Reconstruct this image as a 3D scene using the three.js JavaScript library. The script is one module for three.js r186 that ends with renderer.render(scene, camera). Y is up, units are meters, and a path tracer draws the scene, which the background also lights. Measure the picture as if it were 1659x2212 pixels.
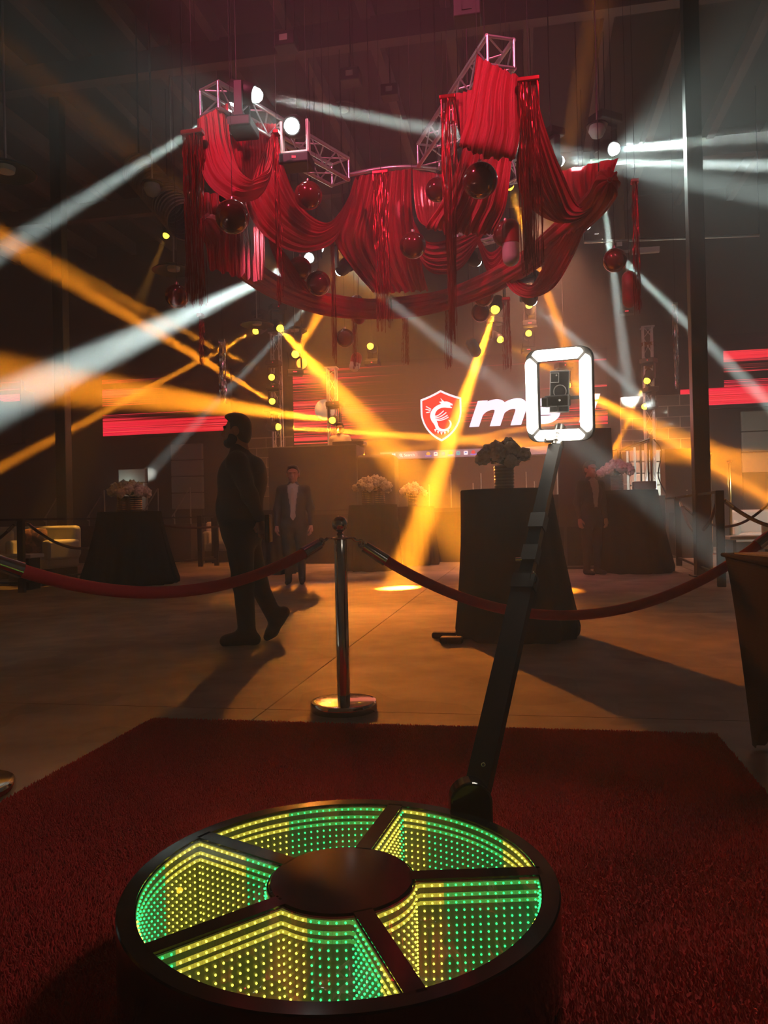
import * as THREE from 'three';
import { RoundedBoxGeometry } from 'three/addons/geometries/RoundedBoxGeometry.js';
import { mergeGeometries, mergeVertices, toCreasedNormals } from 'three/addons/utils/BufferGeometryUtils.js';
import { MarchingCubes } from 'three/addons/objects/MarchingCubes.js';
import { RectAreaLightUniformsLib } from 'three/addons/lights/RectAreaLightUniformsLib.js';

// ---------- camera, haze, exposure, large lights ----------
const D = Math.PI / 180, scene = new THREE.Scene();
scene.background = new THREE.Color(0, 0, 0);
const camera = new THREE.PerspectiveCamera(67.23, 1659 / 2212, 0.05, 120);
camera.rotation.order = 'YXZ';
camera.rotation.set(0.34 * D, 10.5 * D, -1.3 * D);
camera.position.set(0, 0.97, 0);
const renderer = new THREE.WebGLRenderer();
renderer.toneMapping = THREE.LinearToneMapping;
renderer.toneMappingExposure = 1.0;
renderer.shadowMap.enabled = true;
RectAreaLightUniformsLib.init();
scene.fog = new THREE.FogExp2(0xffffff, 0.019);           // theatrical haze in the whole hall
const WARM = [1, 0.3, 0.012], COOL = [0.8, 1, 0.92], PINK = [1, 0.15, 0.27];
function spot(name, parent, from, to, rgb, candela, degrees, soft, size) {
  const l = new THREE.SpotLight(new THREE.Color().setRGB(...rgb), candela, 0, degrees * D, soft);
  l.name = name; l.castShadow = true; l.shadow.radius = size / 0.02;
  l.position.set(...from); l.target.position.set(...to); parent.add(l, l.target);
  return l;
}

// ---------- helpers ----------
let seedValue = 7;
const rnd = (a = 0, b = 1) => { seedValue = (seedValue * 1664525 + 1013904223) >>> 0; return a + (b - a) * seedValue / 4294967296; };
const used = new Map();
function numbered(name) { const k = used.get(name) ?? 0; used.set(name, k + 1); return k ? name + '_' + String(k).padStart(3, '0') : name; }
const V = (p) => new THREE.Vector3(...p);
function shade(o) { o.castShadow = o.receiveShadow = true; return o; }
function tag(o, label, category, group, kind) { if (label) o.userData.label = label; if (category) o.userData.category = category; if (group) o.userData.group = group; if (kind) o.userData.kind = kind; return o; }
function thing(name, label, category, pos = [0, 0, 0], turn = 0, group) {
  const o = new THREE.Group(); o.name = numbered(name); o.position.set(...pos); o.rotation.y = turn; scene.add(o);
  return tag(o, label, category, group);
}
function part(name, geo, mat, parent, pos) { const m = shade(new THREE.Mesh(Array.isArray(geo) ? join(geo) : geo, mat)); m.name = name; if (pos) m.position.set(...pos); parent.add(m); return m; }
function solo(name, label, category, geo, mat, pos, group) { const m = part(numbered(name), geo, mat, scene, pos); return tag(m, label, category, group); }
function struct(name, geo, mat, pos) { const m = part(name, geo, mat, scene, pos); m.userData.kind = 'structure'; return m; }
function copy(o, pos, turn, label) { const c = o.clone(); c.name = numbered(o.name.replace(/_\d{3}$/, '')); c.userData = { ...o.userData }; if (label) c.userData.label = label; c.position.set(...pos); if (turn !== undefined) c.rotation.y = turn; scene.add(c); return c; }
function clean(g) { g = g.index ? g.toNonIndexed() : g; for (const k of Object.keys(g.attributes)) if (!['position', 'normal', 'uv'].includes(k)) g.deleteAttribute(k); if (!g.attributes.uv) g.setAttribute('uv', new THREE.BufferAttribute(new Float32Array(g.attributes.position.count * 2), 2)); return g; }
function join(list) { return list.length === 1 ? list[0] : mergeGeometries(list.map(clean)); }
const move = (g, x, y, z) => g.translate(x, y, z);
function bx(w, h, d, x = 0, y = 0, z = 0, r = 0) { return (r ? new RoundedBoxGeometry(w, h, d, 2, r) : new THREE.BoxGeometry(w, h, d)).translate(x, y, z); }
function rod(a, b, r, r2 = r, seg = 8) {                       // a bar between two points
  a = V(a); b = V(b); const d = b.clone().sub(a), g = new THREE.CylinderGeometry(r2, r, d.length(), seg);
  g.applyQuaternion(new THREE.Quaternion().setFromUnitVectors(new THREE.Vector3(0, 1, 0), d.normalize()));
  return g.translate((a.x + b.x) / 2, (a.y + b.y) / 2, (a.z + b.z) / 2);
}
function beamBox(a, b, w, h) {                                 // a square bar between two points
  a = V(a); b = V(b); const d = b.clone().sub(a), g = new THREE.BoxGeometry(w, h, d.length());
  const m = new THREE.Matrix4().lookAt(b, a, new THREE.Vector3(0, 1, 0)); g.applyMatrix4(m);
  return g.translate((a.x + b.x) / 2, (a.y + b.y) / 2, (a.z + b.z) / 2);
}
const curve = (pts) => new THREE.CatmullRomCurve3(pts.map(V), false, 'centripetal');
const tube = (pts, r, n = 40, seg = 8) => new THREE.TubeGeometry(curve(pts), n, r, seg);
const lathe = (pts, seg = 32) => toCreasedNormals(new THREE.LatheGeometry(pts.map((p) => new THREE.Vector2(...p)), seg), 0.7);
function grid(nu, nv, at, uv) {                                // surface over (u, v)
  const p = [], t = [], ix = [];
  for (let i = 0; i <= nu; i++) for (let j = 0; j <= nv; j++) { const u = i / nu, v = j / nv; p.push(...at(u, v)); t.push(...(uv ? uv(u, v) : [u, v])); }
  for (let i = 0; i < nu; i++) for (let j = 0; j < nv; j++) { const a = i * (nv + 1) + j, b = a + nv + 1; ix.push(a, b, a + 1, b, b + 1, a + 1); }
  const g = new THREE.BufferGeometry(); g.setAttribute('position', new THREE.Float32BufferAttribute(p, 3)); g.setAttribute('uv', new THREE.Float32BufferAttribute(t, 2)); g.setIndex(ix); g.computeVertexNormals();
  return g;
}
// periodic value noise for the textures
const lattice = new Float32Array(65536).map(() => rnd());
function vnoise(x, y, per, salt = 0) {
  const xi = Math.floor(x), yi = Math.floor(y), fx = x - xi, fy = y - yi, s = fx * fx * (3 - 2 * fx), t = fy * fy * (3 - 2 * fy);
  const h = (a, b) => lattice[((((a % per) + per) % per) * 251 + (((b % per) + per) % per) * 7919 + salt * 131) & 65535];
  return (h(xi, yi) * (1 - s) + h(xi + 1, yi) * s) * (1 - t) + (h(xi, yi + 1) * (1 - s) + h(xi + 1, yi + 1) * s) * t;
}
function fbm(u, v, base, oct, salt) { let f = 0, a = 0.5, n = base, sum = 0; for (let i = 0; i < oct; i++) { f += a * vnoise(u * n, v * n, n, salt + i); sum += a; a *= 0.55; n *= 2; } return f / sum; }
function dataTexture(n, fill, srgb) {
  const d = new Uint8Array(n * n * 4);
  for (let y = 0; y < n; y++) for (let x = 0; x < n; x++) { const c = fill(x / n, y / n), i = (y * n + x) * 4; d[i] = c[0]; d[i + 1] = c[1]; d[i + 2] = c[2]; d[i + 3] = 255; }
  const t = new THREE.DataTexture(d, n, n); t.wrapS = t.wrapT = THREE.RepeatWrapping; t.magFilter = THREE.LinearFilter; t.minFilter = THREE.LinearFilter; if (srgb) t.colorSpace = THREE.SRGBColorSpace; t.needsUpdate = true;
  return t;
}
function mat(rgb, roughness = 0.7, more = {}) { const { emissive, ...rest } = more; const m = new THREE.MeshPhysicalMaterial({ roughness, side: THREE.DoubleSide, ...rest }); m.color.setRGB(...rgb); if (emissive) m.emissive.setRGB(...emissive); return m; }

// ---------- materials ----------
const concreteMap = dataTexture(1024, (u, v) => {
  const a = fbm(u, v, 4, 6, 1), b = fbm(u, v, 24, 3, 9), k = 0.62 + 0.55 * (a - 0.5) + 0.22 * (b - 0.5) + (fbm(u * 1, v * 1, 8, 2, 30) > 0.66 ? -0.05 : 0);
  return [206 * k, 188 * k, 170 * k].map((x) => Math.max(0, Math.min(255, x)));
}, true);
const concreteBump = dataTexture(512, (u, v) => { const k = 255 * (0.5 * fbm(u, v, 16, 4, 3) + 0.5 * fbm(u, v, 90, 2, 5)); return [k, k, k]; });
const concreteGloss = dataTexture(512, (u, v) => { const k = 255 * (0.5 + 0.34 * fbm(u, v, 6, 5, 11)); return [k, k, k]; });
const clothBump = dataTexture(256, (u, v) => { const k = 255 * (0.5 + 0.25 * Math.sin(u * Math.PI * 128) + 0.25 * Math.sin(v * Math.PI * 128)) * (0.8 + 0.2 * fbm(u, v, 16, 2, 8)); return [k, k, k]; });
const M = {
  floor: mat([1, 1, 1], 1, { map: concreteMap, bumpMap: concreteBump, bumpScale: 0.002, roughnessMap: concreteGloss }),
  joint: mat([0.02, 0.018, 0.015], 0.9),
  black: mat([0.012, 0.011, 0.011], 0.55), blackGloss: mat([0.006, 0.006, 0.006], 0.1, { specularIntensity: 0.55 }), blackMetal: mat([0.02, 0.02, 0.02], 0.35, { metalness: 0.6 }),
  darkWall: mat([0.045, 0.035, 0.032], 0.85), ceiling: mat([0.03, 0.024, 0.024], 0.9), joist: mat([0.12, 0.085, 0.08], 0.85), column: mat([0.03, 0.028, 0.027], 0.38),
  block: mat([0.1, 0.085, 0.075], 0.85), blockAlt: mat([0.085, 0.07, 0.062], 0.85), mortar: mat([0.42, 0.37, 0.32], 0.9),
  redCloth: mat([0.46, 0.005, 0.028], 0.6, { sheen: 0.25, sheenRoughness: 0.5, sheenColor: new THREE.Color(1, 0.25, 0.3), transmission: 0.1, bumpMap: clothBump, bumpScale: 0.0008 }),
  tinsel: mat([0.4, 0.008, 0.02], 0.24, { metalness: 0.65 }), silverTinsel: mat([0.8, 0.8, 0.8], 0.2, { metalness: 0.95 }),
  truss: mat([0.72, 0.72, 0.74], 0.32, { metalness: 0.85 }),
  ball: mat([0.17, 0.006, 0.012], 0.14, { clearcoat: 1, clearcoatRoughness: 0.04, metalness: 0.35 }), cap: mat([0.4, 0.3, 0.28], 0.3, { metalness: 1 }), cord: mat([0.02, 0.02, 0.02], 0.8),
  pillRed: mat([0.4, 0.02, 0.03], 0.35), pillWhite: mat([0.72, 0.68, 0.62], 0.35),
  chrome: mat([0.6, 0.58, 0.55], 0.09, { metalness: 1 }), brass: mat([0.75, 0.5, 0.2], 0.18, { metalness: 1 }), steel: mat([0.5, 0.48, 0.46], 0.3, { metalness: 1 }),
  velvetRed: mat([0.4, 0.006, 0.014], 0.8, { sheen: 0.6, sheenRoughness: 0.4, sheenColor: new THREE.Color(1, 0.2, 0.2), bumpMap: clothBump, bumpScale: 0.001 }), velvetDark: mat([0.05, 0.012, 0.012], 0.85, { sheen: 0.3, sheenRoughness: 0.5, sheenColor: new THREE.Color(0.6, 0.25, 0.2) }),
  tableCloth: mat([0.006, 0.0055, 0.0055], 0.9, { specularIntensity: 0.05, bumpMap: clothBump, bumpScale: 0.001 }),
  white: mat([0.7, 0.68, 0.65], 0.6), leather: mat([0.62, 0.6, 0.56], 0.45), panelPale: mat([0.34, 0.33, 0.31], 0.75), bloom: mat([0.72, 0.66, 0.55], 0.8), rose: mat([0.5, 0.47, 0.36], 0.8), leaf: mat([0.06, 0.1, 0.035], 0.7),
  vaseGold: mat([0.55, 0.42, 0.24], 0.25, { metalness: 0.9 }), vaseDark: mat([0.28, 0.24, 0.2], 0.3, { metalness: 0.8 }),
  carpet: mat([0.42, 0.007, 0.008], 0.95, { sheen: 0.3, sheenRoughness: 0.6, sheenColor: new THREE.Color(1, 0.25, 0.2) }),
};
const glow = (rgb, k) => mat([0.02, 0.02, 0.02], 0.4, { emissive: rgb, emissiveIntensity: k });
const lensCool = glow([0.86, 1, 0.95], 14), lensWarm = glow([1, 0.62, 0.04], 5);
const redDisplay = glow([1, 0.05, 0.08], 1.6);

// ---------- the hall ----------
const X0 = -17.2, X1 = 9.2, Z0 = -21, Z1 = 2.6, CEIL = 9.2;
const floor = struct('floor', bx(X1 - X0, 0.2, Z1 - Z0, (X0 + X1) / 2, -0.106, (Z0 + Z1) / 2), M.joint);
const SL = 3.9, JX = -1.33, JZ = -3.76;                       // slab size and one joint each way
for (let i = -4; i <= 2; i++) for (let k = -5; k <= 1; k++) {
  const xa = Math.max(X0, JX + i * SL), xb = Math.min(X1, JX + (i + 1) * SL), za = Math.max(Z0, JZ + k * SL), zb = Math.min(Z1, JZ + (k + 1) * SL);
  if (xb - xa < 0.1 || zb - za < 0.1) continue;
  const n = 26, xw = (v) => (v > 0 && v < 1 ? 0 : 1);
  const g = bx(xb - xa - 0.007, 0.06, zb - za - 0.007, (xa + xb) / 2, -0.03, (za + zb) / 2), p = g.attributes.position, uv = g.attributes.uv;
  for (let q = 0; q < p.count; q++) uv.setXY(q, p.getX(q) / 5.2, p.getZ(q) / 5.2);
  part('slab', g, M.floor, floor);
}
struct('wall_back', bx(X1 - X0, CEIL, 0.25, (X0 + X1) / 2, CEIL / 2, Z0 - 0.13), M.darkWall);
struct('wall_front', bx(X1 - X0, CEIL, 0.25, (X0 + X1) / 2, CEIL / 2, Z1 + 0.13), M.darkWall);
struct('wall_left', bx(0.25, CEIL, Z1 - Z0, X0 - 0.13, CEIL / 2, (Z0 + Z1) / 2), M.darkWall);
struct('wall_right', bx(0.25, CEIL, Z1 - Z0, X1 + 0.13, CEIL / 2, (Z0 + Z1) / 2), M.darkWall);
const ceiling = struct('ceiling', bx(X1 - X0 + 0.5, 0.25, Z1 - Z0 + 0.5, (X0 + X1) / 2, CEIL + 0.125, (Z0 + Z1) / 2), M.ceiling);
for (let x = X0 + 0.9; x < X1; x += 1.27) part('joist', bx(0.16, 0.34, Z1 - Z0, x, CEIL - 0.17, (Z0 + Z1) / 2), M.joist, ceiling);
for (const z of [-17.5, -12.05, -6.1]) part('girder', bx(X1 - X0, 0.4, 0.22, (X0 + X1) / 2, CEIL - 0.5, z), M.joist, ceiling);

function column(p, w, label) {
  const t = thing('steel_column', label, 'column', [p[0], 0, p[2]]);
  part('shaft', bx(w, CEIL - 0.7, w, 0, (CEIL - 0.7) / 2, 0, 0.012), M.column, t);
  part('base_plate', bx(w + 0.12, 0.02, w + 0.12, 0, 0.01, 0), M.column, t);
  return t;
}
column([-8.033, 0, -12.369], 0.2, 'dark square steel column beside the black-draped table and lounge bench');
column([2.495, 0, -11.809], 0.22, 'dark square steel column struck by a white light beam, rising among the rope rails');

// ---------- the hanging truss, its fabric, fringes and ornaments ----------
function boxTruss(a, b, size, label, bays) {
  const A = V(a), B = V(b), dir = B.clone().sub(A), len = dir.length(); dir.normalize();
  const side = new THREE.Vector3().crossVectors(dir, new THREE.Vector3(0, 1, 0)).normalize(), up = new THREE.Vector3().crossVectors(side, dir).normalize(), h = size / 2;
  const at = (s, sx, sy) => A.clone().addScaledVector(dir, s * len).addScaledVector(side, sx * h).addScaledVector(up, sy * h).sub(A).toArray();
  const t = thing('box_truss', label, 'truss', a);
  const corners = [[-1, -1], [1, -1], [1, 1], [-1, 1]];
  for (const [sx, sy] of corners) part('chord', rod(at(0, sx, sy), at(1, sx, sy), 0.026, 0.026, 10), M.truss, t);
  for (let f = 0; f < 4; f++) { const c = corners[f], d = corners[(f + 1) % 4]; for (let i = 0; i < bays; i++) part('brace', rod(at(i / bays, ...(i % 2 ? c : d)), at((i + 1) / bays, ...(i % 2 ? d : c)), 0.011, 0.011, 6), M.truss, t); }
  for (const s of [0, 1]) part('end_frame', corners.map((c, i) => rod(at(s, ...c), at(s, ...corners[(i + 1) % 4]), 0.018, 0.018, 6)), M.truss, t);
  for (const s of [0.18, 0.85]) part('hanging_cable', rod(at(s, 0, 1), [at(s, 0, 1)[0], CEIL + 0.01 - a[1], at(s, 0, 1)[2]], 0.006, 0.006, 5), M.blackMetal, t);
  return t;
}
boxTruss([-3.468, 5.8, -8.309], [-2.454, 5.8, -10.476], 0.3, 'silver box truss carrying two moving head lights behind the red swags', 9);
boxTruss([-0.154, 5.8, -8.134], [-1.186, 5.8, -10.292], 0.3, 'silver box truss behind the tall red tinsel fringe and bright red drape', 9);
const farTruss = thing('curved_truss_tube', 'pale curved truss tube above the far red curtain', 'truss');
part('tube', tube([[-2.341, 5.747, -10.471], [-2.054, 5.85, -10.625], [-1.66, 5.864, -10.647], [-1.285, 5.759, -10.514], [-1.078, 5.627, -10.349]], 0.032, 30, 10), M.truss, farTruss);
part('hanging_cable', [rod([-2.054, 5.85, -10.625], [[-2.054, 5.85, -10.625][0], CEIL + 0.01, [-2.054, 5.85, -10.625][2]], 0.006), rod([-1.285, 5.759, -10.514], [[-1.285, 5.759, -10.514][0], CEIL + 0.01, [-1.285, 5.759, -10.514][2]], 0.006)], M.blackMetal, farTruss);
boxTruss([-0.143, 6.2, -11.943], [0.32, 6.41, -12.333], 0.26, 'short amber lit truss seen between the red drapes and the dark tinsel', 4);
boxTruss([-0.969, 5.169, -11.796], [-0.341, 5.348, -12.013], 0.24, 'small silver truss piece behind the lower red swag loops', 4);

function cloth(a, b, { pleats = 9, amp = 0.03, belly = 0, nu = 70, nv = 110, phase = 0, hem = 0 } = {}) {
  const A = curve(a), B = curve(b), up = new THREE.Vector3(), n = new THREE.Vector3(), ta = new THREE.Vector3();
  return grid(nu, nv, (u, v) => {
    const pa = A.getPoint(u), pb = B.getPoint(u), w = pa.distanceTo(pb);
    up.subVectors(pb, pa); ta.subVectors(A.getPoint(Math.min(1, u + 0.02)), A.getPoint(Math.max(0, u - 0.02))).add(B.getPoint(Math.min(1, u + 0.02))).sub(B.getPoint(Math.max(0, u - 0.02)));
    n.crossVectors(ta, up).normalize(); if (n.z < 0) n.negate();
    const q = pa.lerp(pb, v), wob = phase + 0.8 * Math.sin(u * 5 + phase) + 0.5 * Math.sin(v * 9 + phase);
    const fold = Math.sin(v * pleats * 6.283 + wob) + 0.45 * Math.sin(v * pleats * 2.37 * 6.283 + wob * 1.7 + u * 2) + 0.3 * Math.sin(v * pleats * 0.43 * 6.283 + phase * 3) + 0.16 * Math.sin(v * pleats * 5.3 * 6.283 + u * 3 + phase) + 0.5 * Math.sin(v * 4.1 + phase * 5 + u * 1.5);
    q.addScaledVector(n, amp * fold * Math.min(1, w / 0.25) + belly * Math.sin(Math.PI * v) * Math.sin(Math.PI * Math.min(1, u * 1.05)));
    q.y += hem * 0.5 * Math.sin(v * 17 + phase) * Math.max(0, u - 0.85);
    return [q.x, q.y, q.z];
  }, (u, v) => [u * 6, v * 3]);
}
const swags = 'red fabric drapes on the hanging truss';
function swag(label, a, b, o) { return solo('fabric_swag', label, 'drape', cloth(a, b, o), M.redCloth, undefined, swags); }
swag('deep red U shaped swag hung in front of the truss end beside the dark tinsel', [[-3.286, 5.791, -8.414], [-3.232, 5.323, -8.325], [-3.096, 4.906, -8.251], [-2.969, 4.794, -8.377], [-2.892, 5.142, -8.592], [-2.855, 5.642, -8.8]], [[-3.484, 5.398, -7.973], [-3.433, 4.906, -7.883], [-3.291, 4.573, -7.81], [-3.074, 4.413, -7.851], [-2.897, 4.495, -8.087], [-2.85, 4.839, -8.5], [-2.829, 5.586, -8.805]], { pleats: 5, amp: 0.01364, belly: 0.12, phase: 1 });
swag('pleated red panel inside the U shaped swag below the silver truss', [[-3.417, 5.783, -8.796], [-3.394, 5.426, -8.853], [-3.275, 5.009, -8.827]], [[-2.93, 5.84, -9.09], [-2.949, 5.486, -9.088], [-3.062, 4.99, -8.968]], { pleats: 13, amp: 0.01364, phase: 2 });
swag('long red swag sweeping under the brightest ball up to the far curtain', [[-2.896, 5.707, -8.944], [-2.823, 5.21, -9.011], [-2.696, 4.862, -9.342], [-2.482, 4.79, -9.687], [-2.311, 5.205, -10.123], [-2.24, 5.719, -10.489]], [[-3.025, 5.371, -8.821], [-3.148, 4.651, -8.548], [-3.072, 4.415, -8.665], [-2.902, 4.273, -8.901], [-2.692, 4.28, -9.245], [-2.393, 4.482, -9.604], [-2.255, 5.04, -10.033], [-2.226, 5.688, -10.543]], { pleats: 7, amp: 0.01736, belly: 0.12, phase: 0.4 });
swag('straight hanging red panel below the U shaped swag behind the dark ball', [[-3.646, 4.787, -8.404], [-3.624, 4.348, -8.461], [-3.6, 3.93, -8.519]], [[-3.315, 4.815, -8.618], [-3.31, 4.322, -8.621], [-3.318, 3.862, -8.674]], { pleats: 4, amp: 0.0217, phase: 3, hem: 0.3 });
swag('shadowed red panel with open folds between the dark ball and the pink lit strip', [[-3.453, 4.914, -8.897], [-3.436, 4.433, -8.902], [-3.419, 3.97, -8.908]], [[-3.222, 4.864, -9.041], [-3.223, 4.35, -9.044], [-3.199, 3.921, -9.051]], { pleats: 3, amp: 0.0434, phase: 1.4, hem: 0.3 });
swag('narrow pink lit drape strip hanging to the hoop', [[-3.159, 5.041, -8.879], [-3.145, 4.206, -8.805], [-3.132, 3.865, -8.861]], [[-3.06, 5.057, -8.968], [-3.036, 4.192, -8.876], [-3.071, 3.867, -8.923]], { pleats: 2.4, amp: 0.0124, phase: 2.5 });
swag('red drape falling from the long swag onto the wrapped hoop', [[-3.158, 4.73, -9.156], [-3.127, 4.368, -9.469], [-3.159, 4.149, -9.973]], [[-3.034, 4.509, -9.383], [-2.983, 4.314, -10.004], [-2.839, 4.136, -10.642]], { pleats: 5, amp: 0.0186, phase: 0.9 });
swag('tall dark red far curtain tapering to a point above the hoop', [[-2.254, 5.776, -10.588], [-2.433, 5.383, -10.71], [-2.659, 5.05, -10.874], [-2.474, 4.686, -11.113], [-2.198, 4.346, -11.37]], [[-1.436, 5.772, -10.536], [-1.47, 5.281, -10.686], [-1.407, 4.764, -10.904], [-1.388, 4.459, -11.214], [-1.363, 4.326, -11.423]], { pleats: 8, amp: 0.031, phase: 2.2 });
swag('bright pink lit small swag beside the far curtain', [[-1.423, 5.692, -10.387], [-1.401, 5.287, -10.393], [-1.346, 4.996, -10.405], [-1.219, 4.855, -10.328]], [[-0.982, 5.436, -10.063], [-1.012, 5.176, -10.059], [-1.053, 4.942, -10.155], [-1.153, 4.804, -10.239]], { pleats: 7, amp: 0.01364, phase: 1.1 });
swag('lower red swag loop hanging behind the reddish ball', [[-1.46, 5.132, -10.638], [-1.258, 4.787, -10.626], [-0.869, 4.793, -10.596], [-0.487, 4.856, -10.565]], [[-1.459, 4.731, -10.793], [-1.26, 4.412, -10.832], [-0.865, 4.398, -10.803], [-0.484, 4.811, -10.617]], { pleats: 6, amp: 0.0186, belly: 0.08, phase: 0.2 });
swag('small red swag loop behind the red and white capsule', [[-0.62, 5.05, -11.251], [-0.428, 4.776, -11.289], [-0.102, 5.035, -11.246]], [[-0.635, 4.949, -11.249], [-0.423, 4.419, -11.292], [-0.078, 4.934, -11.251]], { pleats: 4, amp: 0.0186, phase: 1.6 });
swag('wide red drape hanging behind the large black ball with a curled hem', [[-0.606, 5.144, -8.762], [-0.743, 4.79, -8.789], [-0.917, 4.477, -8.759], [-1.057, 4.279, -8.734], [-1.045, 4.398, -9.092]], [[-0.068, 4.926, -8.608], [-0.106, 4.594, -8.603], [-0.165, 4.354, -8.696], [-0.296, 4.151, -8.774], [-0.341, 4.33, -9.172]], { pleats: 6, amp: 0.0217, belly: 0.1, phase: 2.8 });
swag('brightest scarlet drape hanging from the highest truss corner with a curled hem', [[-0.378, 5.636, -7.886], [-0.429, 5.288, -7.827], [-0.495, 4.911, -7.716], [-0.566, 4.628, -7.603], [-0.541, 4.772, -7.962]], [[0.024, 5.282, -7.708], [0.022, 4.958, -7.659], [0.02, 4.661, -7.609], [-0.025, 4.423, -7.552], [-0.053, 4.623, -7.901]], { pleats: 4.5, amp: 0.0186, belly: 0.12, phase: 0.5 });
swag('pink lit fabric sheet behind the scarlet drape beside the tall tinsel', [[-0.704, 5.669, -8.588], [-0.68, 5.374, -8.594], [-0.602, 5.064, -8.56]], [[-0.423, 5.554, -8.335], [-0.469, 5.266, -8.329], [-0.545, 4.929, -8.317]], { pleats: 4, amp: 0.0155, phase: 1.9 });
swag('huge plum red swag sweeping from the dark tinsel to the hoop end', [[0.187, 5.237, -7.942], [0.288, 4.89, -8.064], [0.448, 4.557, -8.299], [0.637, 4.293, -8.539], [0.771, 4.207, -8.26], [0.863, 4.271, -7.87]], [[0.015, 4.811, -8.014], [-0.032, 4.476, -8.109], [0.078, 4.305, -8.436], [0.381, 4.212, -8.798], [0.68, 4.17, -8.65], [0.84, 4.174, -8.171], [0.88, 4.243, -7.873]], { pleats: 7, amp: 0.01612, belly: 0.14, phase: 1.2 });
swag('flat plum fabric sheet behind the huge plum swag', [[0.428, 4.902, -9.107], [0.522, 4.602, -9.025], [0.679, 4.35, -8.852]], [[1.004, 4.598, -8.199], [0.908, 4.32, -8.081], [0.774, 4.14, -8.261]], { pleats: 4, amp: 0.0124, phase: 0.1 });
swag('plum swag loop dangling below the wrapped hoop with a bright red inside', [[-0.16, 4.318, -10.731], [0.023, 4.058, -10.461], [0.139, 3.912, -10.077], [0.226, 3.939, -9.686], [0.352, 4.074, -9.302], [0.512, 4.179, -9.025]], [[-0.259, 4.249, -10.815], [-0.09, 3.912, -10.441], [0.133, 3.711, -9.975], [0.382, 3.683, -9.513], [0.588, 3.87, -9.041], [0.751, 4.14, -8.562]], { pleats: 4, amp: 0.01612, phase: 2.1 });
{ // the hoop: a steel ring wrapped lengthwise in red fabric
  const t = thing('wrapped_hoop', 'curved hoop wrapped in pleated red fabric below all the swags', 'hoop');
  const path = curve([[-3.59, 4.471, -8.365], [-3.535, 4.238, -8.885], [-3.406, 4.162, -9.622], [-3.193, 4.172, -10.678], [-2.724, 4.215, -11.578], [-2.145, 4.253, -11.991], [-1.398, 4.269, -11.925], [-0.644, 4.278, -11.353], [0.029, 4.267, -10.359], [0.466, 4.264, -9.373], [0.801, 4.225, -8.336], [0.873, 4.2, -7.77]]);
  const up = new THREE.Vector3(0, 1, 0), s = new THREE.Vector3(), n = new THREE.Vector3();
  part('fabric_wrap', grid(150, 64, (u, v) => { const p = path.getPoint(u), tg = path.getTangent(u); s.crossVectors(tg, up).normalize(); n.crossVectors(s, tg); const a = v * 6.2832, r = 0.15 * (1 + 0.1 * Math.sin(9 * a + u * 5) + 0.07 * Math.sin(17 * a + u * 11) + 0.04 * Math.sin(u * 40)) * Math.sqrt(Math.max(0, 1 - Math.pow(Math.max(0, 1 - Math.min(u, 1 - u) / 0.025), 2))); p.addScaledVector(s, r * 0.75 * Math.cos(a)).addScaledVector(n, r * Math.sin(a)); return [p.x, p.y, p.z]; }), M.redCloth, t);
  part('ring', new THREE.TubeGeometry(path, 80, 0.025, 8), M.truss, t);
  for (const u of [0.12, 0.4, 0.62, 0.92]) { const p = path.getPoint(u); part('hanging_cable', rod([p.x, p.y, p.z], [p.x, CEIL + 0.01, p.z], 0.005), M.blackMetal, t); }
}
function ribbon(pts, half, twist, phase, out) {
  const c = curve(pts), n = 26, base = out.p.length / 3;
  for (let i = 0; i <= n; i++) { const p = c.getPoint(i / n), a = phase + twist * i + 1.3 * Math.sin(i * 0.9 + phase); const dx = half * Math.cos(a), dz = half * Math.sin(a); out.p.push(p.x - dx, p.y, p.z - dz, p.x + dx, p.y, p.z + dz); if (i < n) { const k = base + i * 2; out.i.push(k, k + 1, k + 2, k + 1, k + 3, k + 2); } }
}
function fringe(name, label, top, width, length, strands, material = M.tinsel, taper = 1, half = 0.0046) {
  const t = thing(name, label, 'tinsel', top, 0, name === 'tinsel_fringe' ? 'red tinsel fringes on the hanging truss' : undefined), out = { p: [], i: [] };
  for (let k = 0; k < strands; k++) {
    const x = rnd(-width / 2, width / 2), z = rnd(-0.05, 0.05), L = length * rnd(0.9, 1), s = rnd(0, 6), b = x * taper + rnd(-0.02, 0.02);
    ribbon([[x, 0, z], [x * 0.98 + 0.012 * Math.sin(s), -L * 0.33, z + 0.01 * Math.cos(s)], [(x + b) / 2 + 0.016 * Math.sin(s * 2), -L * 0.66, z], [b, -L, z]], half * rnd(0.6, 1.2), rnd(-0.9, 0.9), s, out);
  }
  const g = new THREE.BufferGeometry(); g.setAttribute('position', new THREE.Float32BufferAttribute(out.p, 3)); g.setIndex(out.i); const flat = g.toNonIndexed(); flat.computeVertexNormals();
  const st = part('strands', flat, material, t); st.userData.kind = 'stuff';
  part('header', bx(width + 0.02, 0.05, 0.1, 0, -0.01, 0, 0.012), material, t);
  part('hanging_line', rod([0, 0, 0], [0, CEIL + 0.01 - top[1], 0], 0.003, 0.003, 5), M.cord, t);
  return t;
}
fringe('tinsel_fringe', 'wide dark red tinsel fringe hanging from the outer end of the U shaped swag', [-3.486, 5.211, -7.872], 0.23, 1.92, 70);
fringe('tinsel_fringe', 'thin red tinsel strand hanging beside the U shaped swag in front of the truss', [-2.772, 5.491, -8.612], 0.05, 2.08, 14);
fringe('tinsel_fringe', 'sparkling red tinsel fringe hanging in front of the tall dark far curtain', [-1.816, 5.574, -10.111], 0.2, 2.15, 60);
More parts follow.
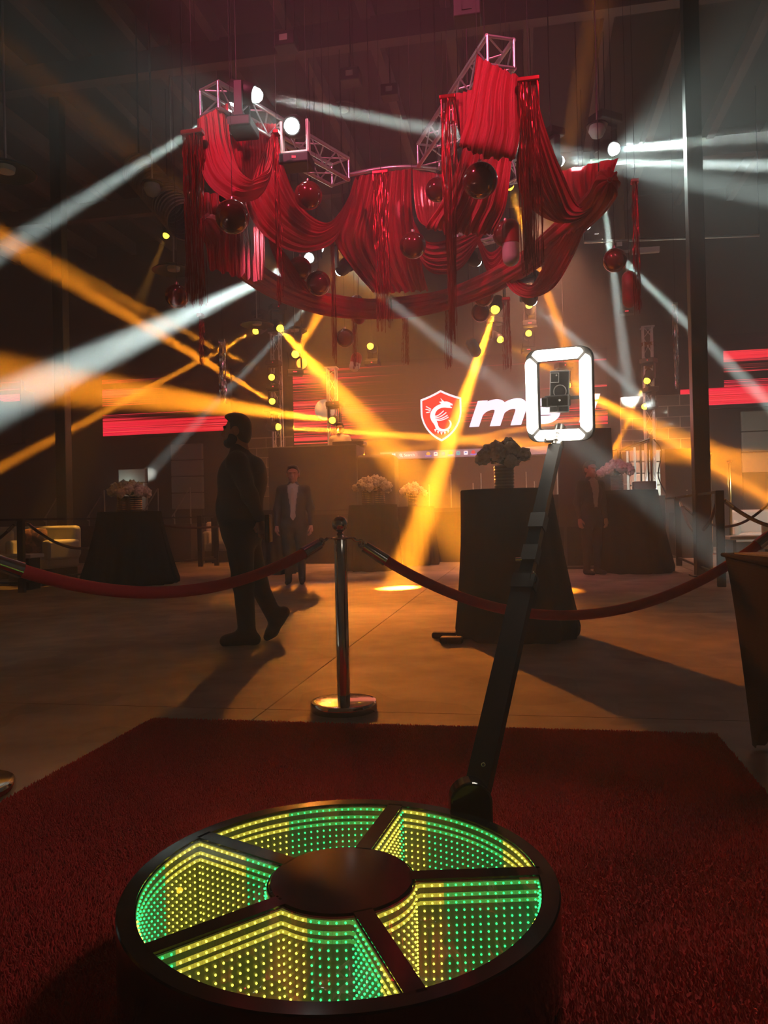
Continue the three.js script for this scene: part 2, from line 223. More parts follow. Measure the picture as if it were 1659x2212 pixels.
fringe('tinsel_fringe', 'longest red tinsel fringe hanging beside the pink lit sheet, narrowing to its tip', [-0.752, 5.58, -8.478], 0.16, 2.75, 50, M.tinsel, 0.35);
fringe('tinsel_fringe', 'wide dark tinsel fringe hanging between the scarlet drape and the plum swag', [0.112, 5.191, -7.623], 0.2, 1.92, 70);
fringe('tinsel_fringe', 'thin red tinsel tassel hanging below the wide dark red fringe over the white beam', [-4.31, 3.776, -9.863], 0.06, 0.7, 14);
fringe('tinsel_fringe', 'long thin red tinsel strand crossing the hoop near the two touching balls', [-2.686, 5.03, -10.869], 0.07, 1.85, 16);
fringe('tinsel_fringe', 'short red tinsel tassel between the small hanging ball and the capsule', [-2.781, 4.308, -12.686], 0.07, 0.86, 14);
fringe('tinsel_fringe', 'red tinsel tassel below the hoop centre over the top of the large screen', [-1.949, 4.366, -12.84], 0.1, 0.86, 22);
fringe('tinsel_fringe', 'red tinsel tassel behind the tip of the longest fringe', [-1.136, 4.27, -11.974], 0.1, 1.05, 22);
fringe('tinsel_fringe', 'red tinsel tassel hanging beside the lamp of the floor-hitting amber beam', [-0.241, 4.322, -12.14], 0.11, 1.15, 24);
fringe('tinsel_fringe', 'red tinsel strand hanging beside the lone ball near the square column', [1.477, 5.257, -10.418], 0.08, 1.75, 22);
fringe('silver_streamer', 'crumpled silver streamer lit by a white beam above the walking man', [-5.369, 4.24, -13.224], 0.1, 1.18, 16, M.silverTinsel, 0.8, 0.012);
fringe('silver_streamer', 'crumpled grey streamer hanging beside the square column', [2.735, 4.727, -14.723], 0.08, 1.55, 12, M.silverTinsel, 0.8, 0.012);

function ornament(p, r, label) {
  const t = thing('ornament_ball', label, 'ball', p, 0, 'shiny dark red balls among the drapes');
  part('sphere', new THREE.SphereGeometry(r, 40, 28), M.ball, t);
  part('cap', lathe([[0.001, r + 0.03], [0.02, r + 0.03], [0.028, r - 0.005], [0.001, r - 0.005]], 16), M.cap, t);
  part('hanging_line', rod([0, r + 0.02, 0], [0, CEIL + 0.01 - p[1], 0], 0.003, 0.003, 5), M.cord, t);
}
ornament([-2.934, 4.12, -7.574], 0.175, 'large dark ball hanging below the U shaped swag');
ornament([-2.477, 4.826, -8.875], 0.165, 'brightest red ball hanging under the moving head truss');
ornament([-2.99, 4.409, -10.206], 0.16, 'ball with two white lamps just behind it, upper of a touching pair');
ornament([-2.692, 4.138, -10.059], 0.165, 'lower ball of the touching pair, in front of the hoop');
ornament([-1.317, 4.341, -9.499], 0.165, 'half lit ball hanging in front of the lower swag loop');
ornament([-0.392, 4.393, -7.941], 0.18, 'blackest large ball hanging in front of the wide curled drape');
ornament([1.175, 4.165, -10.166], 0.15, 'lone ball hanging between the plum swag and the square column');
ornament([-4.136, 3.715, -8.777], 0.142, 'plum ball hanging beside the wide dark red fringe');
ornament([-2.949, 3.999, -12.657], 0.155, 'small ball hanging below the hoop beside a white capsule');
ornament([-0.607, 4.479, -12.478], 0.165, 'upper of two dim balls hanging behind the hoop');
ornament([-0.678, 4.324, -12.872], 0.155, 'lower of two dim balls hanging behind the hoop');
ornament([-1.001, 5.026, -9.554], 0.15, 'half hidden ball behind the longest tinsel fringe');
ornament([-0.18, 4.459, -9.709], 0.16, 'ball half hidden behind the red and white capsule');
function pill(p, r, h, top, bottom, label, tilt = [0, 0, 0]) {
  const t = thing('capsule_ornament', label, 'capsule', p, 0, 'giant capsules among the drapes'), n = 14, a = [], b = [];
  for (let i = 0; i <= n; i++) { const q = i / n * Math.PI / 2; a.push([Math.max(0.0005, r * Math.cos(q)), h / 2 + r * Math.sin(q)]); b.unshift([Math.max(0.0005, r * 0.96 * Math.cos(q)), -h / 2 - r * Math.sin(q)]); }
  const g = new THREE.Group(); t.rotation.set(...tilt);
  part('upper_shell', lathe([[r, -0.015], ...a]), top, t); part('lower_shell', lathe([...b, [r * 0.96, 0]]), bottom, t);
  if (!tilt[2]) part('hanging_line', rod([0, h / 2 + r, 0], [0, CEIL + 0.01 - p[1], 0], 0.003, 0.003, 5), M.cord, t);
  else part('hanging_line', rod([0, 0, 0], new THREE.Vector3(0, CEIL + 0.01 - p[1], 0).applyEuler(new THREE.Euler(-tilt[0], -tilt[1], -tilt[2], 'ZYX')).toArray(), 0.003, 0.003, 5), M.cord, t);
}
pill([-0.11, 4.066, -8.911], 0.1, 0.34, M.pillRed, M.pillWhite, 'big red and white capsule hanging beside the dark tinsel fringe');
pill([-2.555, 4.255, -11.915], 0.1, 0.26, M.pillWhite, M.pillRed, 'capsule with white top hanging across the hoop', [0.2, 0, 0.08]);
pill([-0.818, 3.786, -13.053], 0.1, 0.14, M.pillWhite, M.pillWhite, 'tilted pale capsule hanging beside the floor-hitting amber beam', [0, 0, 0.45]);
pill([-2.996, 3.79, -13.666], 0.1, 0.16, M.pillRed, M.pillWhite, 'dim capsule hanging in front of the large screen', [0, 0, -0.25]);
pill([1.434, 3.962, -10.825], 0.1, 0.3, M.pillRed, M.pillRed, 'brown capsule hanging behind the red strand near the square column');

// ---------- lamps: each has its own spot light just in front of the glowing lens ----------
const COOLS = 'white beam moving heads on the truss', WARMS = 'amber beam moving heads at the stage';
function movingHead(p, to, o, label) {
  const { rgb, cd, deg = 1.5, soft = 0.5, r = 0.075, up = true, lens, body = M.black, yoke = M.black, hang = true, clamp, spill } = o;
  const t = thing('moving_head_light', label, 'stage light', p, 0, o.group), dir = V(to).sub(V(p)).normalize(), s = r / 0.075;
  const yaw = Math.atan2(dir.x, dir.z), k = up ? 1 : -1;
  const h = new THREE.Group(); h.name = 'head'; h.quaternion.setFromUnitVectors(new THREE.Vector3(0, 0, 1), dir); t.add(h);
  const shell = lathe([[0.001, -0.3 * s], [0.07 * s, -0.3 * s], [0.105 * s, -0.26 * s], [0.115 * s, -0.1 * s], [0.105 * s, -0.03 * s], [0.09 * s, 0], [0.078 * s, 0], [0.076 * s, -0.02 * s], [0.001, -0.022 * s]], 28).rotateX(Math.PI / 2);
  part('housing', shell, body, h);
  part('lens', lathe([[0.001, 0.085 * s], [0.04 * s, 0.075 * s], [0.066 * s, 0.045 * s], [0.076 * s, 0], [0.076 * s, -0.015 * s], [0.001, -0.015 * s]], 28).rotateX(Math.PI / 2), lens, h);
  const y = part('yoke', [bx(0.03 * s, 0.34 * s, 0.09 * s, 0.135 * s, 0.12 * s * k, 0, 0.008 * s), bx(0.03 * s, 0.34 * s, 0.09 * s, -0.135 * s, 0.12 * s * k, 0, 0.008 * s), bx(0.3 * s, 0.05 * s, 0.11 * s, 0, 0.29 * s * k, 0, 0.012 * s)], yoke, t); y.rotation.y = yaw; y.position.addScaledVector(dir, -0.14 * s);
  const b = part('base', bx(0.34 * s, 0.11 * s, 0.26 * s, 0, 0, 0, 0.02 * s), body, t); b.rotation.y = yaw; b.position.copy(y.position).y += 0.37 * s * k;
  const d = part('status_display', bx(0.08 * s, 0.022 * s, 0.006, 0, 0.37 * s * k + (up ? 0 : 0), 0.132 * s), redDisplay, t); d.position.copy(y.position); d.rotation.y = Math.atan2(-p[0], -p[2]);
  if (hang) part('hanging_pipe', rod([y.position.x, up ? 0.42 * s : -0.32 * s, y.position.z], [y.position.x, CEIL + 0.01 - p[1], y.position.z], 0.009, 0.009, 6), M.black, t);
  if (clamp) part('clamp_arm', rod([y.position.x, b.position.y, y.position.z], V(clamp).sub(V(p)).setY(b.position.y).toArray(), 0.02), M.black, t);
  if (spill) spot('lamp_spill', t, dir.clone().multiplyScalar(0.035 * s).toArray(), V(to).sub(V(p)).toArray(), rgb, spill, 38, 1, 0.05 * s);
  spot('lamp_beam', t, dir.clone().multiplyScalar(0.035 * s).toArray(), V(to).sub(V(p)).toArray(), rgb, cd, deg, soft, 0.05 * s);
  return t;
}
const cool = (p, to, cd, deg, label, o = {}) => movingHead(p, to, { rgb: COOL, lens: lensCool, cd, deg, group: COOLS, ...o }, label);
const warm = (p, to, cd, deg, label, o = {}) => movingHead(p, to, { rgb: WARM, lens: lensWarm, cd, deg, group: WARMS, ...o }, label);
cool([-3.012, 5.93, -8.565], [-0.738, 5.28, -8.686], 17290, 1.6, 'white moving head on the truss beaming across to the pink lit fabric', { up: false, hang: false, r: 0.085 });
cool([-2.682, 5.71, -8.933], [-2.671, 5.53, -8.529], 165, 6, 'white moving head in a pink lit yoke facing along the truss', { up: false, hang: false, r: 0.09, yoke: M.pillWhite });
cool([1.519, 6.848, -12.959], [2.38, 6.29, -11.8], 85120, 1.7, 'dazzling white moving head whose beam strikes the square column', { r: 0.1, spill: 130 });
cool([0.566, 5.988, -11.262], [4.138, 6.742, -13.954], 53200, 1.3, 'white moving head peeping out beside the plum swag');
cool([-3.509, 5.364, -12.545], [-4.682, 2.083, -6.245], 43411, 1.8, 'white moving head just behind the touching pair of balls', { r: 0.08 });
cool([-3.516, 5.761, -13.253], [-2.105, 4.379, -11.794], 10773, 1.3, 'smaller white moving head above the touching pair of balls', { r: 0.07 });
cool([-3.573, 6.218, -9.273], [-4.651, 3.45, -6.242], 14629, 1.4, 'white moving head hidden behind the U shaped swag', { up: false, hang: false, r: 0.06 });
cool([1.426, 6.69, -13.96], [2.618, 3.681, -20.098], 11704, 1.9, 'white moving head behind the hoop end beaming steeply down');
cool([1.005, 5.447, -12.364], [4.202, 3.052, -15.005], 18620, 1.7, 'white moving head behind the plum swag beaming past the square column');
cool([-0.714, 5.139, -12.759], [2.229, 4.187, -19.209], 7182, 1.0, 'white moving head behind the lower swag loop');
cool([0.176, 4.552, -13.233], [3.443, 3.219, -19.949], 6384, 1.4, 'white moving head behind the dangling plum loop');
cool([-2.884, 4.973, -12.154], [-6.445, 3.815, -16.078], 9310, 1.0, 'white moving head behind the far curtain tip');
warm([-0.476, 4.691, -14.128], [-1.724, 0, -10.29], 91728, 2.6, 'amber moving head casting the beam that lands on the floor', { r: 0.08 });
warm([-5.258, 5.178, -16.29], [-2.301, 2.147, -12.788], 38556, 3.6, 'amber moving head with the widest beam crossing the large screen', { r: 0.08 });
warm([-4.94, 4.598, -16.352], [-2.923, 4.264, -11.389], 43680, 1.2, 'amber moving head beaming up to the hoop', { r: 0.08, up: false });
warm([-4.538, 3.309, -17.96], [-6.013, 2.699, -8.028], 75600, 2.0, 'amber moving head on the stage totem with the white globe', { r: 0.08, hang: false, clamp: [-4.6, 0, -18.25] });
warm([-5.832, 3.183, -17.721], [-1.269, 2.527, -16.028], 174720, 1.3, 'lowest amber moving head on the slim totem', { r: 0.08, hang: false, clamp: [-5.93, 0, -18.02] });
warm([-5.946, 4.375, -17.693], [-6.638, 4.753, -8.917], 33600, 0.95, 'highest amber moving head on the slim totem', { hang: false, clamp: [-5.93, 0, -18.02] });
warm([-5.948, 3.797, -17.696], [-6.034, 4.087, -13.101], 89600, 0.95, 'middle amber moving head on the slim totem', { hang: false, clamp: [-5.93, 0, -18.02] });
warm([-6.121, 5.373, -17.146], [-6.829, 4.591, -16.002], 100800, 0.9, 'amber moving head under a round pendant disc');
warm([-0.522, 5.049, -18.185], [1.213, 3.528, -16.482], 218400, 0.8, 'amber moving head beaming behind the ring light', { r: 0.08 });
warm([-0.158, 6.343, -12.753], [1.658, 2.759, -18.603], 43008, 1.9, 'amber moving head on the short amber lit truss');
warm([0.144, 5.291, -18.816], [0.245, 5.449, -17.308], 12600, 1.2, 'amber moving head below the half hidden amber lamp', { up: false });
warm([2.837, 4.009, -18.814], [2.067, 2.597, -17.663], 160157, 0.9, 'upper amber moving head on the gold banded totem', { hang: false, clamp: [2.9, 0, -19.05] });
warm([2.78, 3.404, -18.807], [-1.396, 2.683, -17.631], 123198, 0.9, 'lower amber moving head on the gold banded totem', { hang: false, clamp: [2.9, 0, -19.05] });
warm([0.939, 3.778, -17.447], [3.144, 1.419, -11.768], 25200, 3.0, 'amber moving head hidden behind the ring light', { r: 0.08 });
warm([-3.503, 4.956, -17.634], [-3.716, 5.036, -15.559], 7000, 0.9, 'amber moving head dangling beside the small ball', { up: false });
warm([0.166, 5.823, -18.308], [-0.175, 6.94, -14.17], 840, 1, 'half hidden amber moving head beside the dangling plum loop', { up: false });
warm([2.405, 6.042, -18.722], [1.81, 6.894, -14.538], 840, 1, 'amber moving head behind the brown capsule', { up: false });
cool([-0.641, 5.149, -9.416], [-1.234, 5.263, -10.374], 36, 9, 'added white moving head hidden behind the wide curled drape to light the pink swag', { r: 0.06 });  // unseen lamp added to turn the small swag pink
cool([-3.222, 4.805, -8.381], [-3.124, 4.194, -8.86], 19, 18, 'added white moving head hidden behind the U shaped swag to light the pink strip', { r: 0.05, hang: false, up: false });  // another added lamp, out of sight, to brighten the narrow strip
// wash lights out of the frame that colour the drapes and the floor, plus two added for stage haze
function washLight(p, to, rgb, cd, deg, label) {
  const t = thing('wash_light', label, 'stage light', p), dir = V(to).sub(V(p)).normalize();
  const h = new THREE.Group(); h.name = 'head'; h.quaternion.setFromUnitVectors(new THREE.Vector3(0, 0, 1), dir); t.add(h);
  part('housing', lathe([[0.001, -0.34], [0.1, -0.34], [0.14, -0.05], [0.15, 0], [0.14, 0], [0.13, -0.03], [0.001, -0.035]], 24).rotateX(Math.PI / 2), M.black, h);
  part('lens', lathe([[0.001, 0.09], [0.09, 0.06], [0.125, 0], [0.125, -0.03], [0.001, -0.03]], 24).rotateX(Math.PI / 2), glow(rgb, 4), h);
  part('hanging_pipe', rod([0, 0.05, 0], [0, CEIL + 0.01 - p[1], 0], 0.02), M.black, t);
  spot('lamp_beam', t, dir.clone().multiplyScalar(0.04).toArray(), V(to).sub(V(p)).toArray(), rgb, cd, deg, 0.6, 0.1);
}
washLight([-3.6, 8.5, -4.6], [-1.6, 5.0, -9.6], PINK, 130, 30, 'pink wash light hung over the entrance, aimed at the drapes');
washLight([1.2, 8.3, -3.8], [-0.6, 5.6, -8.3], PINK, 110, 24, 'second pink wash light hung over the entrance, aimed at the scarlet drape');
washLight([-3.6, 7.6, -16.2], [-3.0, 1.2, -17.6], [1, 0.33, 0.06], 290, 46, 'added amber wash light over the booth, put in to brighten the stage haze');  // added lamp that makes the haze round the booth glow
washLight([0.4, 7.6, -16.6], [0.3, 1.2, -17.6], [1, 0.36, 0.2], 320, 46, 'added salmon wash light over the large screen, put in to brighten the stage haze');  // added lamp for a warmer haze before the large screen
washLight([-5.1, 4.6, -17.4], [-1.1, 0, -6.2], [1, 0.25, 0.025], 850, 15, 'amber wash light over the stage, spreading across the floor');

// ---------- stage end: screens, booth, walls ----------
function rngFrom(s) { return () => { s = (s * 1103515245 + 12345) & 0x7fffffff; return s / 0x7fffffff; }; }
function streaks(c, x0, x1, y0, y1, n, seed, fromLeft, strong = 1) {
  const r = rngFrom(seed);
  for (let i = 0; i < n; i++) {
    const y = y0 + (y1 - y0) * r(), len = (x1 - x0) * (0.25 + 0.75 * r()), th = 1.6 + 4.6 * r() * strong, a = 0.45 + 0.55 * r(), x = fromLeft ? x0 : x1 - len;
    const g = c.createLinearGradient(x, 0, x + len, 0), hot = `rgba(255,${20 + 50 * r() | 0},${50 + 30 * r() | 0},`;
    for (const [s, k] of fromLeft ? [[0, 1], [0.55, 0.7], [1, 0]] : [[0, 0], [0.4, 0.6], [1, 1]]) g.addColorStop(s, hot + a * k + ')');
    c.fillStyle = g; c.fillRect(x, y, len, th);
  }
}
function canvasTexture(w, h, draw) { const k = document.createElement('canvas'); k.width = w; k.height = h; draw(k.getContext('2d')); const t = new THREE.CanvasTexture(k); t.colorSpace = THREE.SRGBColorSpace; t.magFilter = THREE.LinearFilter; return t; }
function ledScreen(label, x0, x1, y0, y1, z, tex, k, lightRgb, lightK) {
  const t = thing('led_screen', label, 'screen', [(x0 + x1) / 2, y0, z]), w = x1 - x0, h = y1 - y0;
  part('cabinet', bx(w + 0.06, h + 0.06, 0.14, 0, h / 2, -0.08), M.black, t);
  const m = mat([0.01, 0.01, 0.01], 0.5, { emissiveMap: tex, emissive: [1, 1, 1], emissiveIntensity: k });
  part('screen_face', new THREE.PlaneGeometry(w, h).translate(0, h / 2, 0), m, t);
  for (const sx of [-0.4, 0.4]) part('wall_bracket', bx(0.1, h * 0.8, Math.max(0.1, z - 0.15 - Z0), sx * w, h / 2, (Z0 - z - 0.15) / 2), M.black, t);
  if (lightK) { const l = new THREE.RectAreaLight(new THREE.Color().setRGB(...lightRgb), lightK, w, h); l.name = 'screen_light'; l.position.set(0, h / 2, 0.02); l.rotation.y = Math.PI; t.add(l); }
  return t;
}
const sideTex = (seed, flip) => canvasTexture(1024, 512, (c) => {
  c.fillStyle = '#060001'; c.fillRect(0, 0, 1024, 512);
  const top = flip ? [200, 1024] : [0, 850];
  streaks(c, top[0], top[1], 20, 70, 8, seed, !flip ? true : false, 0.7); streaks(c, top[0], flip ? 1024 : 600, 110, 178, 46, seed + 3, true, 1.2); streaks(c, top[0], top[1], 170, 200, 5, seed + 5, true); streaks(c, top[0], top[1], 205, 260, 8, seed + 6, true, 0.8);
  c.fillStyle = 'rgba(255,40,70,0.9)'; c.fillRect(top[0], 322, top[1] - top[0], 4); streaks(c, top[0], top[1], 330, 370, 14, seed + 8, true, 0.7);
  c.fillStyle = 'rgba(190,6,28,0.92)'; c.fillRect(0, 372, 1024, 120); streaks(c, 0, 1024, 376, 492, 130, seed + 9, true, 1.1); streaks(c, 0, 1024, 376, 492, 60, seed + 10, false, 1);
  for (let i = 0; i < 16; i++) { c.fillStyle = `rgba(40,0,4,${0.25 + 0.4 * ((i * 37 % 10) / 10)})`; c.fillRect(0, 378 + (i * 73 % 116), 1024, 1.6); }
});
ledScreen('red streaked LED screen above the pale wall panels behind the walking man', -11.75, -7.95, 3.36, 5.13, -20, sideTex(11, false), 1.5, [1, 0.02, 0.04], 0.6);
ledScreen('red streaked LED screen crossing behind the square column and block wall', 3.79, 9.0, 3.46, 5.2, -20, sideTex(29, true), 1.5, [1, 0.02, 0.04], 0.6);
ledScreen('mostly dark LED screen with a small red wedge beyond the lounge bench', -17.1, -14.35, 3.36, 5.15, -20, canvasTexture(512, 384, (c) => {
  c.fillStyle = '#050001'; c.fillRect(0, 0, 512, 384); c.fillStyle = '#ff2a50'; c.fillRect(180, 52, 332, 3); c.fillRect(330, 8, 182, 2); for (let i = 0; i < 9; i++) c.fillRect(300 + i * 14, 84 + i * 5, 212 - i * 14, 3);
}), 0.95);
const mainTex = canvasTexture(2048, 646, (c) => {
  const bg = c.createLinearGradient(0, 0, 0, 646); c.fillStyle = '#120306'; c.fillRect(0, 0, 2048, 646);
  streaks(c, 0, 900, 20, 110, 34, 3, true, 1.2); streaks(c, 0, 1100, 110, 250, 12, 5, true, 0.6); streaks(c, 0, 1000, 230, 330, 44, 7, true, 1.3); streaks(c, 0, 950, 330, 430, 40, 8, true, 0.8); streaks(c, 0, 1000, 440, 520, 22, 9, true, 1); streaks(c, 0, 900, 560, 575, 3, 13, true, 1);
  streaks(c, 900, 2048, 60, 70, 2, 14, false, 0.8); streaks(c, 1000, 2048, 215, 235, 3, 15, false, 1.6); streaks(c, 1100, 2048, 330, 470, 40, 16, false, 0.9); streaks(c, 1000, 1700, 290, 420, 34, 17, true, 0.7);
  // crest
  const shield = (k) => { c.save(); c.translate(1000, 372); c.scale(k, k); c.beginPath(); c.moveTo(0, -168); c.quadraticCurveTo(60, -135, 134, -112); c.lineTo(134, -20); c.bezierCurveTo(128, 60, 80, 130, 0, 168); c.bezierCurveTo(-80, 130, -128, 60, -134, -20); c.lineTo(-134, -112); c.quadraticCurveTo(-60, -135, 0, -168); c.closePath(); };
  shield(1); c.fillStyle = '#f4e6ee'; c.fill(); c.restore();
  shield(0.91); c.fillStyle = '#e2101c'; c.fill(); c.restore();
  c.save(); c.translate(1000, 372); c.strokeStyle = c.fillStyle = '#fbeef2'; c.lineCap = 'round'; c.lineJoin = 'round';
  c.beginPath(); c.moveTo(46, -70); c.bezierCurveTo(-10, -96, -84, -44, -70, 14); c.bezierCurveTo(-62, 44, -44, 50, -40, 74); c.bezierCurveTo(-34, 108, 30, 118, 58, 82); c.bezierCurveTo(78, 54, 64, 30, 44, 28); c.bezierCurveTo(58, 40, 62, 62, 44, 78); c.bezierCurveTo(16, 100, -20, 84, -22, 54); c.bezierCurveTo(-24, 34, -44, 22, -40, -4); c.bezierCurveTo(-36, -44, 6, -60, 44, -48); c.closePath(); c.fill();
  c.beginPath(); c.moveTo(-4, -118); c.lineTo(22, -92); c.lineTo(40, -92); c.lineTo(76, -74); c.lineTo(78, -62); c.lineTo(64, -66); c.lineTo(60, -58); c.lineTo(74, -52); c.lineTo(70, -46); c.lineTo(36, -50); c.lineTo(14, -66); c.lineTo(-14, -92); c.lineTo(8, -92); c.closePath(); c.fill();
  c.lineWidth = 7; for (const [a, b, e, f] of [[-46, -2, -10, -26, ], [-44, 8, 6, -14], [-40, 18, 14, 4], [-34, 26, 20, 16]]) { c.beginPath(); c.moveTo(a, b); c.quadraticCurveTo((a + e) / 2, b + 14, e + 26, f - 4); c.stroke(); }
  c.lineWidth = 6; c.beginPath(); c.moveTo(-66, -46); c.lineTo(-96, -64); c.moveTo(-70, -38); c.lineTo(-100, -46); c.moveTo(-72, -28); c.lineTo(-96, -24); c.stroke();
  for (const [x, y] of [[-40, 92], [-22, 106], [0, 114], [22, 112], [44, 102]]) { c.beginPath(); c.moveTo(x - 8, y - 6); c.lineTo(x + 8, y - 6); c.lineTo(x, y + 14); c.closePath(); c.fill(); }
  c.restore();
  // lettering m s i, slanted
  c.save(); c.transform(1, 0, -0.36, 1, 0, 0); c.translate(1180 + 0.36 * 455, 455); c.fillStyle = c.strokeStyle = '#f0e4f6'; c.lineJoin = 'round'; c.lineWidth = 68; c.lineCap = 'butt';
  c.fillRect(0, -168, 64, 168); c.beginPath(); c.moveTo(34, -84); c.bezierCurveTo(46, -140, 160, -168, 166, -96); c.lineTo(166, 0); c.stroke(); c.beginPath(); c.moveTo(166, -84); c.bezierCurveTo(178, -140, 292, -168, 298, -96); c.lineTo(298, 0); c.stroke();
  c.lineWidth = 52; c.beginPath(); c.moveTo(530, -142); c.lineTo(430, -142); c.bezierCurveTo(370, -142, 370, -88, 420, -84); c.lineTo(490, -84); c.bezierCurveTo(545, -80, 545, -26, 480, -26); c.lineTo(368, -26); c.stroke();
  c.fillRect(690, -128, 74, 128); c.fillRect(690, -176, 74, 36); c.restore();
  // task bar
  c.fillStyle = 'rgba(122,92,104,1)'; c.fillRect(590, 596, 1458, 50);
  c.fillStyle = '#29b6e8'; for (const [a, b] of [[0, 0], [13, 0], [0, 13], [13, 13]]) c.fillRect(668 + a, 607 + b, 11, 11);
  c.fillStyle = '#8e7680'; c.beginPath(); c.roundRect(706, 602, 134, 38, 19); c.fill(); c.strokeStyle = '#fff'; c.lineWidth = 4; c.beginPath(); c.arc(728, 619, 7, 0, 7); c.moveTo(733, 625); c.lineTo(740, 632); c.stroke(); c.fillStyle = '#f4eef0'; c.font = '24px sans-serif'; c.fillText('Search', 748, 629);
  const icons = ['#f0a040', '#f0d0d0', '#c04090', '#e8b030', '#30a0a0', '#f4e8ee', '#d03030', '#e04838', '#50a0d8', '#90c8e8'];
  icons.forEach((k, i) => { const x = 910 + i * 49; c.fillStyle = k; if (i === 7) { c.beginPath(); c.arc(x, 620, 14, 0, 7); c.fill(); c.fillStyle = '#38a050'; c.beginPath(); c.arc(x, 620, 14, 0.5, 2.6); c.lineTo(x, 620); c.fill(); c.fillStyle = '#f0c030'; c.beginPath(); c.arc(x, 620, 14, -1.5, 0.5); c.lineTo(x, 620); c.fill(); c.fillStyle = '#fff'; c.beginPath(); c.arc(x, 620, 7, 0, 7); c.fill(); c.fillStyle = '#3070d0'; c.beginPath(); c.arc(x, 620, 5, 0, 7); c.fill(); } else if (i % 3 === 0) { c.beginPath(); c.arc(x, 618, 13, 0, 7); c.fill(); c.fillStyle = '#8060d0'; c.fillRect(x - 20, 628, 40, 6); } else { c.beginPath(); c.roundRect(x - 13, 607, 26, 26, 5); c.fill(); c.fillStyle = '#3060a8'; c.fillRect(x - 6, 614, 12, 8); } });
});
ledScreen('large centre LED screen with a red dragon crest, white slanted letters and a task bar', -6.13, 2.05, 2.47, 5.05, -20, mainTex, 1.6, [1, 0.2, 0.16], 0.8);

const stage = thing('stage_platform', 'low black stage under the large centre screen', 'stage', [-1.75, 0, -18.3]);
part('deck', bx(7.9, 0.08, 4.9, 0, 1.08, 0), M.black, stage); part('skirt', bx(7.8, 1.04, 4.8, 0, 0.52, 0), M.tableCloth, stage);
const guard = thing('guard_rail', 'thin metal posts along the stage front beside the booth', 'rail', [-0.4, 1.12, -18.2]);
for (let i = 0; i < 9; i++) part('rail_post', rod([-1.6 + i * 0.36 + (i % 3) * 0.1, 0, 2.2], [-1.6 + i * 0.36 + (i % 3) * 0.1, 0.5 + (i % 2) * 0.2, 2.2], 0.014), M.steel, guard);
const booth = thing('dj_booth', 'broad black box booth on the stage in front of the large screen', 'booth', [-4.56, 1.12, -16.6]);
part('front_panel', bx(1.98, 1.42, 0.9, 0, 0.71, 0, 0.02), M.black, booth); part('side_wing', bx(0.86, 1.2, 0.7, 1.36, 0.6, 0, 0.12), M.black, booth); part('control_deck', bx(0.7, 0.1, 0.4, 0.75, 1.47, 0, 0.02), M.blackMetal, booth);
function totem(p, h, label, bands) {
  const t = thing('light_totem', label, 'totem', p);
  for (const [x, z] of [[-0.1, -0.1], [0.1, -0.1], [0.1, 0.1], [-0.1, 0.1]]) part('tube', rod([x, 0, z], [x, h, z], 0.02), M.truss, t);
  for (let i = 0; i < h / 0.42; i++) for (let f = 0; f < 4; f++) { const a = [[-0.1, -0.1], [0.1, -0.1], [0.1, 0.1], [-0.1, 0.1], [-0.1, -0.1]]; part('brace', rod([a[f][0], i * 0.42, a[f][1]], [a[f + 1][0], Math.min(h, i * 0.42 + 0.42), a[f + 1][1]], 0.009, 0.009, 5), M.truss, t); }
  part('base_plate', bx(0.5, 0.03, 0.5, 0, 0.015, 0), M.black, t); part('top_plate', bx(0.3, 0.03, 0.3, 0, h, 0), M.truss, t);
  for (const b of bands || []) part('gold_fitting', lathe([[0.13, b - 0.04], [0.17, b - 0.03], [0.12, b], [0.17, b + 0.03], [0.13, b + 0.04]], 20), M.brass, t);
}
totem([-5.93, 0, -18.02], 5.5, 'slim lighting totem carrying three amber moving heads');
totem([-4.6, 1.12, -18.25], 3.5, 'lighting totem on the stage in front of the large screen, with a white globe');
totem([2.9, 0, -19.05], 5.3, 'gold banded lighting totem beside the block wall', [4.35, 4.1, 4.9]);
solo('glow_globe', 'white globe ornament with an added faint glow, half hidden behind the stage totem', 'globe', new THREE.SphereGeometry(0.26, 32, 20), mat([0.75, 0.78, 0.7], 0.6, { emissive: [0.8, 0.85, 0.7], emissiveIntensity: 0.18 }), [-4.936, 3.695, -18.799]);  // not a lamp: weak emission stands in for light falling on it
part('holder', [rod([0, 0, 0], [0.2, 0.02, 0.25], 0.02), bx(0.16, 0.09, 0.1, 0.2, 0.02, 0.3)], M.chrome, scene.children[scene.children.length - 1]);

function blockWall(x0, x1, y0, y1, z, label) {
  const t = thing('block_wall', label, 'wall', [0, 0, 0]); t.userData.kind = 'structure'; delete t.userData.category;
  part('mortar', bx(x1 - x0, y1 - y0, 0.1, (x0 + x1) / 2, (y0 + y1) / 2, z - 0.06), M.mortar, t);
  const bw = 0.56, bh = 0.27; let row = 0;
  for (let y = y0; y < y1 - 0.05; y += bh, row++) for (let x = x0 - (row % 2) * bw / 2; x < x1 - 0.03; x += bw) { const a = Math.max(x, x0) + 0.012, b = Math.min(x + bw, x1) - 0.012; if (b - a > 0.05) part('block', bx(b - a, Math.min(bh, y1 - y) - 0.024, 0.1, (a + b) / 2, y + Math.min(bh, y1 - y) / 2, z - 0.045 + rnd(0, 0.008)), rnd() > 0.5 ? M.block : M.blockAlt, t); }
}
blockWall(2.35, 4.35, 1.1, 3.8, -19.9, 'dark concrete block wall with pale joints beside the gold banded totem');
blockWall(-7.9, -5.6, 1.6, 3.25, -20.4, 'dark concrete block wall strip behind the slim totem');
